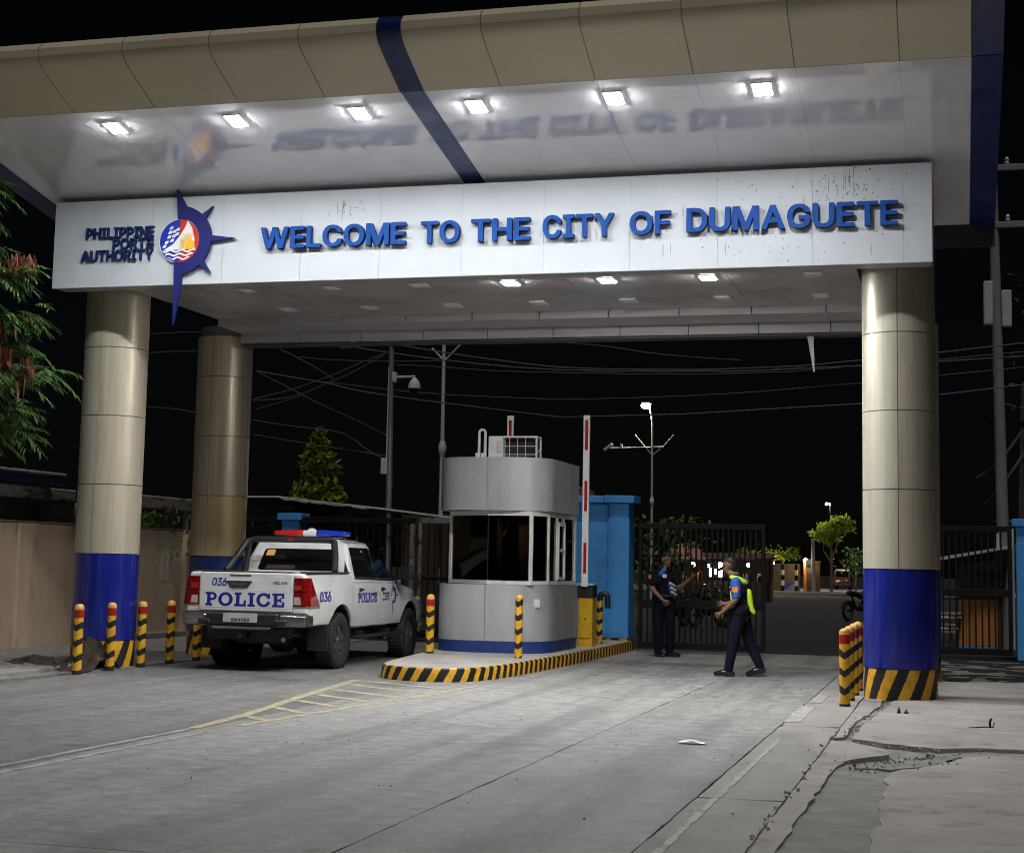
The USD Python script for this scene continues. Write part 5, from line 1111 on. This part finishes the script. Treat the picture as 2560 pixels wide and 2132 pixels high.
sprays = [(-6.75, 5.95), (-6.95, 5.6), (-6.62, 5.25), (-6.25, 5.28), (-6.95, 4.95), (-6.5, 4.75), (-6.2, 4.7), (-6.85, 4.45), (-6.4, 4.3), (-6.05, 3.98), (-5.95, 4.05), (-6.6, 3.95), (-6.95, 3.9), (-6.3, 3.6), (-6.6, 3.45), (-6.85, 3.2), (-6.35, 3.5), (-7.0, 3.0), (-6.55, 3.3), (-7.1, 5.3), (-7.2, 4.2), (-7.3, 3.4), (-7.5, 4.8), (-7.6, 5.8), (-8.3, 5.2), (-8.6, 4.2), (-8.2, 3.6), (-6.9, 6.4), (-7.4, 6.6)]
for k, (x, z) in enumerate(sprays):
    x += 1.12; z -= .22
    tip = np.array([x, -2.3 + rt_.uniform(-.5, .35), z]) - O; base = np.array([rt_.uniform(-.08, .08), .05, max(tip[2] - .35 - abs(tip[0]) * .12, 2.2)])
    mid = (base + tip) / 2 + [0, 0, .18]
    limbs.append(tube([base, mid, tip], [.03, .018, .008], 6))
    out = tip - base; out[2] *= .3; out /= np.linalg.norm(out)
    for q in range(12):
        a = rt_.normal(0, .9); d = np.array([out[0] * math.cos(a) - out[1] * math.sin(a), out[0] * math.sin(a) + out[1] * math.cos(a), rt_.uniform(-.35, .5)]); d /= np.linalg.norm(d)
        p0 = mid + (tip - mid) * rt_.uniform(.2, 1) + rt_.normal(0, .04, 3); L = rt_.uniform(.26, .44)
        B_ = Lf if rt_.random() < .75 else Ld
        for u in np.linspace(.12, 1, 9):
            c = p0 + d * L * u + np.array([0, 0, -.16 * u * u])
            for sgn in (-1, 1):
                sd = np.cross(d, [0, 0, 1]) * sgn; dd = d * .75 + sd * .8 + np.array([0, 0, -.25]) + rt_.normal(0, .1, 3)
                B_.add(*blade(c, dd, np.array([0, 0, 1.0]), rt_.uniform(.10, .165), .022, rt_.uniform(.03, .08)))
obj('trunk', limbs, 'bark', lt_, 40)
obj('foliage', Lf.mesh(), 'leaf_a', lt_, False, kind='stuff'); obj('foliage', Ld.mesh(), 'leaf_dark', lt_, False, kind='stuff')
for k, (x, z, n, mt) in enumerate(((-5.28, 5.20, 24, 'pod'), (-5.56, 5.18, 12, 'pod_y'), (-5.38, 5.18, 16, 'pod'), (-5.52, 4.05, 16, 'pod'), (-5.42, 4.0, 12, 'pod'), (-5.22, 3.86, 12, 'pod'), (-5.3, 3.64, 10, 'pod'), (-5.58, 4.35, 10, 'pod'))):
    pd = Leaves()
    for q in range(n):
        p = np.array([x, -2.45, z]) - O + rt_.normal(0, 1, 3) * [.10, .08, .03]
        pd.add(*blade(p, np.array([rt_.normal(0, .18), rt_.normal(0, .18), -1]), np.array([math.cos(q), math.sin(q), .1]), rt_.uniform(.19, .30), .038, 0, 3))
    obj('pod_cluster', pd.mesh(), mt, lt_, False, kind='stuff')

def leafy(name, label, loc, pts, L, m, trunk_h, r=.05, seed=1, extra=None, droop=.04, w=.45):
    t = thing(name, label, 'tree' if 'tree' in name else 'shrub', loc); g_ = np.random.default_rng(seed); lv = Leaves()
    for p in pts:
        d = g_.normal(0, 1, 3) + np.array([0, -.3, .5]); lv.add(*blade(p, d, g_.normal(0, 1, 3), L * g_.uniform(.7, 1.3), L * w, droop, 2))
    obj('trunk', [tube([(0, 0, 0), (.03, .02, trunk_h * .6), (0, 0, trunk_h)], [r, r * .8, r * .4], 8)] + (extra or []), 'bark', t, 40)
    obj('foliage', lv.mesh(), m, t, False, kind='stuff'); return t
g_ = np.random.default_rng(3); pts = []
while len(pts) < 2600:
    h = g_.uniform(1.0, 4.25); R = .98 * (1 - (h - 1.0) / 3.35) ** .75 * (1 + .16 * math.sin(h * 9) + .1 * math.sin(h * 23)); a = g_.uniform(0, 2 * PI); q = g_.uniform(.45, 1.08)
    clump = .5 + .5 * math.sin(a * 3 + h * 7) * math.sin(h * 5 + 2)
    if g_.random() < .35 + .65 * clump: pts.append(np.array([R * q * math.cos(a), R * q * math.sin(a), h + g_.normal(0, .05)]))
leafy('conical_tree', 'small conical yellow green tree rising behind the low roof', (-7.6, 13, 0), pts, .19, 'leaf_b', 4.0, .05, 4)
g_ = np.random.default_rng(8); pts = []
for c, r, n in (((.0, 0, 4.2), (.85, .7, .45), 420), ((.62, 0, 4.62), (.72, .6, .42), 420), ((-.75, 0, 3.75), (.62, .5, .33), 220), ((.1, .1, 3.7), (.5, .5, .26), 140), ((1.15, 0, 4.25), (.4, .4, .25), 90), ((-.2, 0, 3.3), (.35, .3, .2), 60)):
    for k in range(n):
        q = g_.normal(0, 1, 3); q /= np.linalg.norm(q); pts.append(np.array(c) + q * np.array(r) * g_.uniform(.35, 1.25))
leafy('street_tree', 'lit yellow green tree far off beside the road', (-2.1, 88, 0), pts, .26, 'leaf_b', 3.6, .12, 9, [tube([(0, 0, 2.2), (.4, 0, 3.2), (.6, 0, 4.1)], [.07, .05, .02]), tube([(0, 0, 2.0), (-.5, 0, 2.8), (-.5, 0, 3.6)], [.06, .04, .02])])
pts = [np.array([g_.normal(0, .45), g_.normal(0, .4), g_.uniform(1.2, 3.0)]) for _ in range(260)]
leafy('street_tree', 'dim green tree far off beside the red van', (-.75, 92, 0), pts, .26, 'leaf_a', 2.5, .09, 10)
pts = [np.array([g_.uniform(-2.0, 1.9), g_.normal(0, .35), 2.35 + .22 * math.sin(k) + g_.normal(0, .13)]) for k in range(520)]
leafy('flowering_hedge', 'long yellow lit hedge top above the far stall wall', (-5.1, 78.4, 0), pts, .20, 'leaf_b', 2.3, .06, 12)
pts = [np.array([g_.normal(0, .55), g_.normal(0, .35), g_.uniform(.9, 2.45)]) for _ in range(420)]
leafy('leafy_shrub', 'dark green shrub behind the open gate leaf', (.55, 10.6, 0), pts, .15, 'leaf_a', 2.0, .03, 13)
pts = [np.array([g_.normal(0, .5), g_.normal(0, .3), g_.uniform(1.5, 2.35)]) for _ in range(240)]
leafy('leafy_shrub', 'dark fern like shrub above the brown wall between columns', (-9.1, 8.0, 0), pts, .17, 'leaf_a', 2.0, .03, 14)
pts = [np.array([g_.uniform(-1.6, 1.6), g_.normal(0, .5), g_.uniform(1.6, 2.5)]) for _ in range(500)]
leafy('leafy_shrub', 'dark scrub behind the fence near the small blue pier', (-6.6, 11.3, 0), pts, .16, 'leaf_dark', 2.0, .03, 15)

# ------------------------------------------------------------------ beyond the gate
um = thing('market_umbrella', 'faded reddish stall umbrella beyond the gate', 'umbrella', (-6.05, 53, 0))
a = np.linspace(0, 2 * PI, 17)[:-1]; V = [[0, 0, 2.62]]; F = []
for R, z in ((.35, 2.55), (.75, 2.3), (1.08, 1.86)): V += [[R * math.cos(q), R * math.sin(q), z] for q in a]
for i in range(16):
    j = (i + 1) % 16; F += [(0, 1 + i, 1 + j)]
    for r_ in range(2): A = 1 + 16 * r_; F += [(A + i, A + 16 + i, A + 16 + j), (A + i, A + 16 + j, A + j)]
obj('canopy', trimesh.Trimesh(V, F, process=False), 'umbrella', um, 50); obj('pole', rod((0, 0, 0), (0, 0, 2.6), .03), 'iron', um)
sb = thing('market_stall', 'dark market stall with hanging white bulbs beyond the gate', 'stall', (-4.4, 54.5, 0))
obj('stall_roof', mv(bx(-2.2, 2.2, -1, 1, 2.05, 2.12, .02), rx=6), 'rust', sb, False); obj('counter', bx(-2, 2, -.8, -.4, 0, .9, .02), 'brown_panel', sb, False); obj('back_board', bx(-2.1, 2.1, .8, .86, 0, 2.05, 0), 'far_wall', sb, False)
for x in (-2.1, -.7, .7, 2.1): obj('stall_post', rod((x, -.85, 0), (x, -.85, 2.0), .04), 'iron', sb)
rg = np.random.default_rng(21)
for k in range(14):
    x = rg.uniform(-1.8, 1.8); h = rg.uniform(.15, .5); obj('goods', bx(x - .1, x + .1, -.75, -.55, .9, .9 + h, .03), rg.choice(['shirt_white', 'jersey_blue', 'sticker_yellow', 'far_wall', 'red']), sb, False)
for x, z, r in ((-5.75, 1.62, .13), (-5.05, 1.60, .09), (-3.2, 1.66, .10)):
    t = thing('hanging_bulb', {-5.75: 'round white bulb beside the stall umbrella', -5.05: 'small white bulb over the dark stall', -3.2: 'round white bulb at the stall end nearest the road'}[x], 'bulb', (x, 53.4, z), 0, 'bulbs over the stall')
    obj('bulb', mv(trimesh.creation.icosphere(2, r)), 'bulb_white', t, 60); obj('cord', rod((0, 0, r), (0, .05, .55), .008), 'iron', t)
t = thing('glare_light', 'bright white stall light, its tall glare shaped as tubes', 'light', (-4.5, 53.5, 1.25))
obj('tube', [rod((0, 0, -.15), (0, 0, .5), .085), ], 'bulb_white', t); obj('tube', rod((-.45, .1, -.15), (-.45, .1, .25), .05), 'bulb_white', t); obj('tube', rod((-.22, .1, -.05), (-.22, .1, .2), .04), 'bulb_white', t); obj('mount', bx(-.5, .1, .12, .16, -.2, .55, .01), 'iron', t)  # upright tubes give shape to the tall glare of a stall light
fk = setting('far_road'); obj('cross_road', prism(sbox(-60, 79.02, 60, 83.5), -.05, -.002), 'dark_ground', fk, False)
fw = setting('far_pavement'); obj('kerb', prism(sbox(-60, 83.52, 60, 84.0), -.05, .14), 'island', fw, False); obj('pavement_slab', prism(sbox(-60, 84.02, 60, 104), -.05, .12), 'gutter', fw, False)
wl2 = thing('stall_wall', 'low brown wall under the lit hedge far off', 'wall', (-4.7, 86, .12))
obj('wall_body', bx(-2.6, .75, 0, .15, 0, 1.75, .02), 'far_wall', wl2, False); obj('tarpaulin', mv(hull([(-.3, -.5, 0), (.6, -.5, 0), (-.2, -.05, .55), (.55, -.05, .6), (-.3, 0, 0), (.6, 0, 0)])), 'deep_blue', wl2, False)
for x, nm in ((-4.92, 'black and white banded post in front of the far wall'), (-4.05, 'black and white banded post near the orange door frame')):
    t = thing('banded_post', nm, 'post', (x, 84.6, .12), 0, 'banded posts by the far wall')
    for k in range(5): obj('band', rod((0, 0, k * .34), (0, 0, k * .34 + .335), .11), 'pure_white' if k % 2 else 'iron', t)
op = thing('orange_doorway', 'orange door post under a lit bulb far off', 'doorway', (-3.55, 85.2, .12)); obj('door_post', bx(-.1, .1, 0, .15, 0, 1.9, .01), 'orange_panel', op, False); obj('lintel', bx(.1, 1.0, .02, .13, 1.8, 1.95, .01), 'brown_panel', op, False); obj('door_leaf', bx(.12, .95, .1, .14, 0, 1.78, .005), 'brown_panel', op, False)
wb = thing('porch_bulb', 'warm bulb glowing above the orange door post', 'bulb', (-3.5, 84.9, 2.1)); obj('bulb', trimesh.creation.icosphere(2, .14), 'bulb_warm', wb, 60); obj('bracket', rod((0, 0, .12), (0, .3, .2), .015), 'iron', wb)
ha = thing('hedge_lamp', 'warm lamp shining up behind the far hedge', 'lamp', (-5.3, 77.2, 0)); obj('bulb', mv(balls([(-.5, 0, 0), (.6, 0, 0)], .06), 0, 0, 1.85), 'bulb_warm', ha, 60); obj('stand', rod((0, .0, 0), (0, 0, 1.8), .03), 'iron', ha)
fp = thing('utility_pole', 'pale far utility pole with a small red sign board', 'pole', (-2.95, 84.7, .12)); obj('pole', rod((0, 0, 0), (-.05, 0, 3.3), .15, .10, 12), 'concrete_pole', fp); obj('sign_board', bx(-.5, -.12, -.14, -.11, 1.2, 2.05, .01), 'plate_paint', fp, False); obj('red_mark', front(Point(-.31, 1.62).buffer(.11), -.1405, .004), 'red', fp, False)
rv = thing('red_van', 'dark red van parked on the far pavement', 'van', (-2.15, 99, .12))
obj('van_body', hull([(x * sx, y, z) for sx in (-1, 1) for x, y, z in ((.60, 0, .25), (.62, 0, .9), (.50, .12, 1.45), (.60, 2.6, .25), (.62, 2.4, .9), (.5, 1.9, 1.45))]), 'van_red', rv, 25)
obj('rear_window', mv(front(rrect(-.45, .92, .45, 1.35, .06), .0, .02), rx=0, y=.02), 'dark_glass', rv, False); obj('rear_lamp', bx(-.6, -.48, -.03, .02, .55, .8, .01), 'tail_red', rv); obj('rear_lamp', bx(.48, .6, -.03, .02, .55, .8, .01), 'tail_red', rv)
for x in (-.5, .5):
    for y in (.45, 2.1): obj('wheel', mv(trimesh.creation.cylinder(.27, .16, sections=20), x, y, .27, ry=90), 'rubber', rv, 40)
obj('bumper', bx(-.6, .6, -.06, .02, .25, .4, .02), 'black_plastic', rv); obj('roof_rack', bx(-.45, .45, .3, 1.8, 1.46, 1.5, .01), 'red', rv)
def motorcycle(loc, rz, label, group):
    t = thing('motorcycle', label, 'motorcycle', loc, rz, group)
    for x in (-.62, .62):
        w = part('wheel', t); obj('tyre', mv(trimesh.creation.torus(.25, .05, major_sections=28, minor_sections=10), x, 0, .30, rx=90), 'rubber', w, 60); obj('rim', mv(trimesh.creation.annulus(.19, .215, .04, sections=28), x, 0, .30, rx=90), 'rubber', w, 40)
    obj('frame', [tube([(.62, 0, .3), (.5, 0, .65), (.38, 0, .95)], .03), tube([(.42, 0, .75), (.1, 0, .5), (-.2, 0, .45), (-.62, 0, .3)], .04), tube([(-.2, 0, .45), (-.4, 0, .72)], .03)], 'iron', t, 50)
    obj('engine', balls([(.05, -.06, .4), (.05, .06, .4), (.2, 0, .38), (-.1, 0, .42)], .11, 10), 'black_plastic', t, 50); obj('tank', balls([(.1, 0, .76), (.32, 0, .80)], .12, 12), 'black_plastic', t, 50); obj('seat', balls([(-.05, 0, .78), (-.55, 0, .84)], .085, 12), 'black_plastic', t, 50)
    obj('handlebar', tube([(.3, -.33, 1.02), (.38, -.1, .98), (.38, .1, .98), (.3, .33, 1.02)], .014), 'chrome', t, 50); obj('headlight', balls([(.46, 0, .88), (.5, 0, .88)], .085, 12), 'tail_clear', t, 50); obj('mudguard', mv(arc_shell(.32, PI / 2 + .4, 3 * PI / 2 - .3, -.06, .06, .01, 16), -.62, 0, .30, rx=90), 'black_plastic', t, 50)
    obj('mirror', [rod((.33, -.28, 1.02), (.36, -.3, 1.18), .008), mv(hull([(0, -.05, -.03), (0, .05, -.03), (0, -.05, .04), (0, .05, .04), (.02, 0, 0)]), .36, -.3, 1.2)], 'chrome', t); return t
motorcycle((3.08, 29.8, 0), 62, 'dark motorcycle parked at the road edge before the pavement column', 'parked motorcycles')
for k, (x, y, rz) in enumerate(((-1.0, 20.5, 70), (-.2, 21.2, 65), (.45, 21.6, 75), (-2.0, 27, 80), (-1.1, 27.5, 74))):
    motorcycle((x, y, 0), rz, ['dark motorcycle nearest the blue pier behind the gate bars', 'second dark motorcycle behind the gate bars', 'dark motorcycle behind the gesturing guard', 'far dark motorcycle in the second row near the pier', 'far dark motorcycle in the second row nearer the road'][k], 'parked motorcycles')
# right-hand yard
up_ = thing('utility_pole', 'concrete utility pole with meter boxes and crossarms above the iron gate', 'pole', (6.88, 14, 0))
obj('pole', rod((0, 0, 0), (-.16, 0, 11), .13, .09, 14), 'concrete_pole', up_); obj('meter_box', [bx(-.35, -.17, -.1, .1, 6.55, 7.45, .02)], 'lamp_body', up_); obj('meter_box', bx(.0, .2, -.12, .08, 6.5, 7.25, .02), 'lamp_body', up_)
obj('crossarm', bx(-.5, 1.2, -.1, -.02, 8.55, 8.68, .01), 'concrete_pole', up_); obj('crossarm', bx(-.4, 1.2, -.1, -.02, 9.75, 9.88, .01), 'concrete_pole', up_)
for z in (8.68, 9.88):
    for x in (.15, .55, .95): obj('insulator', mv(lathe([(.02, 0), (.05, .03), (.03, .07), (.05, .1), (.02, .15)], 12), x, -.06, z), 'pole_white', up_)
obj('downpipe', [rod((-.14, -.14, 0), (-.14, -.14, 2.3), .03), rod((.15, -.14, 0), (.15, -.14, 2.4), .025)], 'pole_white', up_)
ko = thing('orange_kiosk', 'small kiosk with orange lower boards behind the iron gate', 'kiosk', (6.33, 12.6, 0))
obj('brown_front', bx(-.36, .36, 0, .05, .99, 1.75, .01), 'brown_panel', ko, False); obj('foot_board', bx(-.36, .36, .0, .05, 0, .1, .005), 'wall_blue', ko, False)
for k in range(5): obj('orange_board', bx(-.36 + .145 * k, -.222 + .145 * k, 0, .03, .105, .985, .005), 'orange_panel', ko, False)
obj('side_wall', bx(.37, .42, 0, 1.2, 0, 1.8, .01), 'brown_panel', ko, False); obj('side_wall', bx(-.42, -.37, 0, 1.2, 0, 1.8, .01), 'brown_panel', ko, False)
obj('zinc_roof', hull([(-.9, -.5, 1.72), (.65, -.45, 2.02), (-.9, 1.3, 1.78), (.65, 1.3, 2.06), (-.9, -.5, 1.69), (.65, -.45, 1.99)]), 'zinc', ko, False)
pl_ = thing('plank_stack', 'pale planks and boards stacked beside the orange kiosk', 'planks', (5.62, 12.4, 0))
for k in range(6): obj('plank', mv(bx(-.32, .3, -.2, .2, 0, .045, .005), .02 * k, 0, .35 + .07 * k, rz=6 * math.sin(k * 2)), ['timber', 'steel_white', 'timber', 'brown_panel', 'steel_white', 'timber'][k], pl_, False)
obj('trestle', [rod((-.2, 0, 0), (-.2, 0, .35), .03), rod((.2, 0, 0), (.2, 0, .35), .03)], 'timber', pl_)
vt = thing('vine_tangled_tree', 'dim tree trunk with bare hanging vines by the utility pole', 'tree', (7.6, 15.2, 0))
rv_ = np.random.default_rng(31); vs_ = [tube([(0, 0, 0), (.05, 0, 2), (-.05, 0, 5), (.1, 0, 8)], [.3, .26, .2, .12], 12)]
obj('trunk', vs_, 'bark', vt, 40)
for k in range(9):
    x = rv_.uniform(-.45, .5); obj('vine', tube([(x, -.35, rv_.uniform(.3, 1.5)), (x + .04, -.38, 3), (x * .7, -.34, rv_.uniform(4, 5.5))], .025, 6), 'bark', vt, 40)
for p in ([(-.2, -.3, 4.6), (-.8, -.5, 3.75), (-1.25, -.6, 3.45)], [(-.2, -.3, 4.1), (-.6, -.5, 3.5), (-1.1, -.6, 2.9)], [(.1, -.3, 4.5), (-.3, -.5, 4.9), (-.75, -.6, 5.0)], [(-.3, -.3, 2.5), (-.7, -.4, 2.6), (-1.0, -.5, 2.55)]): obj('branch', tube(p, [.045, .03, .012], 7), 'bark', vt, 40)
lv = Leaves()
for k in range(260): lv.add(*blade(np.array([rv_.normal(.1, .5), rv_.normal(-.3, .3), rv_.uniform(4.5, 7.8)]), rv_.normal(0, 1, 3), rv_.normal(0, 1, 3), .16, .06, .04, 2))
obj('foliage', lv.mesh(), 'leaf_dark', vt, False, kind='stuff')

# ------------------------------------------------------------------ small litter
rp = np.random.default_rng(2); pp = []
lit = field(-.11, .11, -.06, .06, 14, 9, lambda X, Y: .004 + .045 * fb(X, Y, 14, 5) * np.exp(-(X ** 2 + Y ** 2) / .012))
tag(obj('crumpled_paper', mv(lit, 3.76, -5.93, .004), 'paper', None, False), 'crumpled white paper scrap lying on the concrete lane', 'litter')
for x, y, n in ((5.36, -2.26, 'two dark stubs sticking out of the pavement near the column'), (6.25, -3.42, 'bent dark wire stub sticking up from the pavement')):
    t = thing('metal_stub', n, 'stub', (x, y, .02)); obj('stub', [tube([(0, 0, -.02), (0, 0, .06), (.015, 0, .09)], .012, 6)] if x > 6 else [hull([(-.03, 0, 0), (.02, 0, 0), (-.005, 0, .075), (0, .03, 0), (0, -.02, 0)])], 'iron', t)
    if x > 6: obj('wire', tube([(-.2, -.1, .0), (-.05, -.06, .012), (.03, -.02, .01), (.04, .02, .05)], .006, 6), 'iron', t)
    else: obj('stub', mv(hull([(-.03, 0, 0), (.03, 0, 0), (.0, 0, .06), (0, .03, 0)]), .07), 'bark', t)
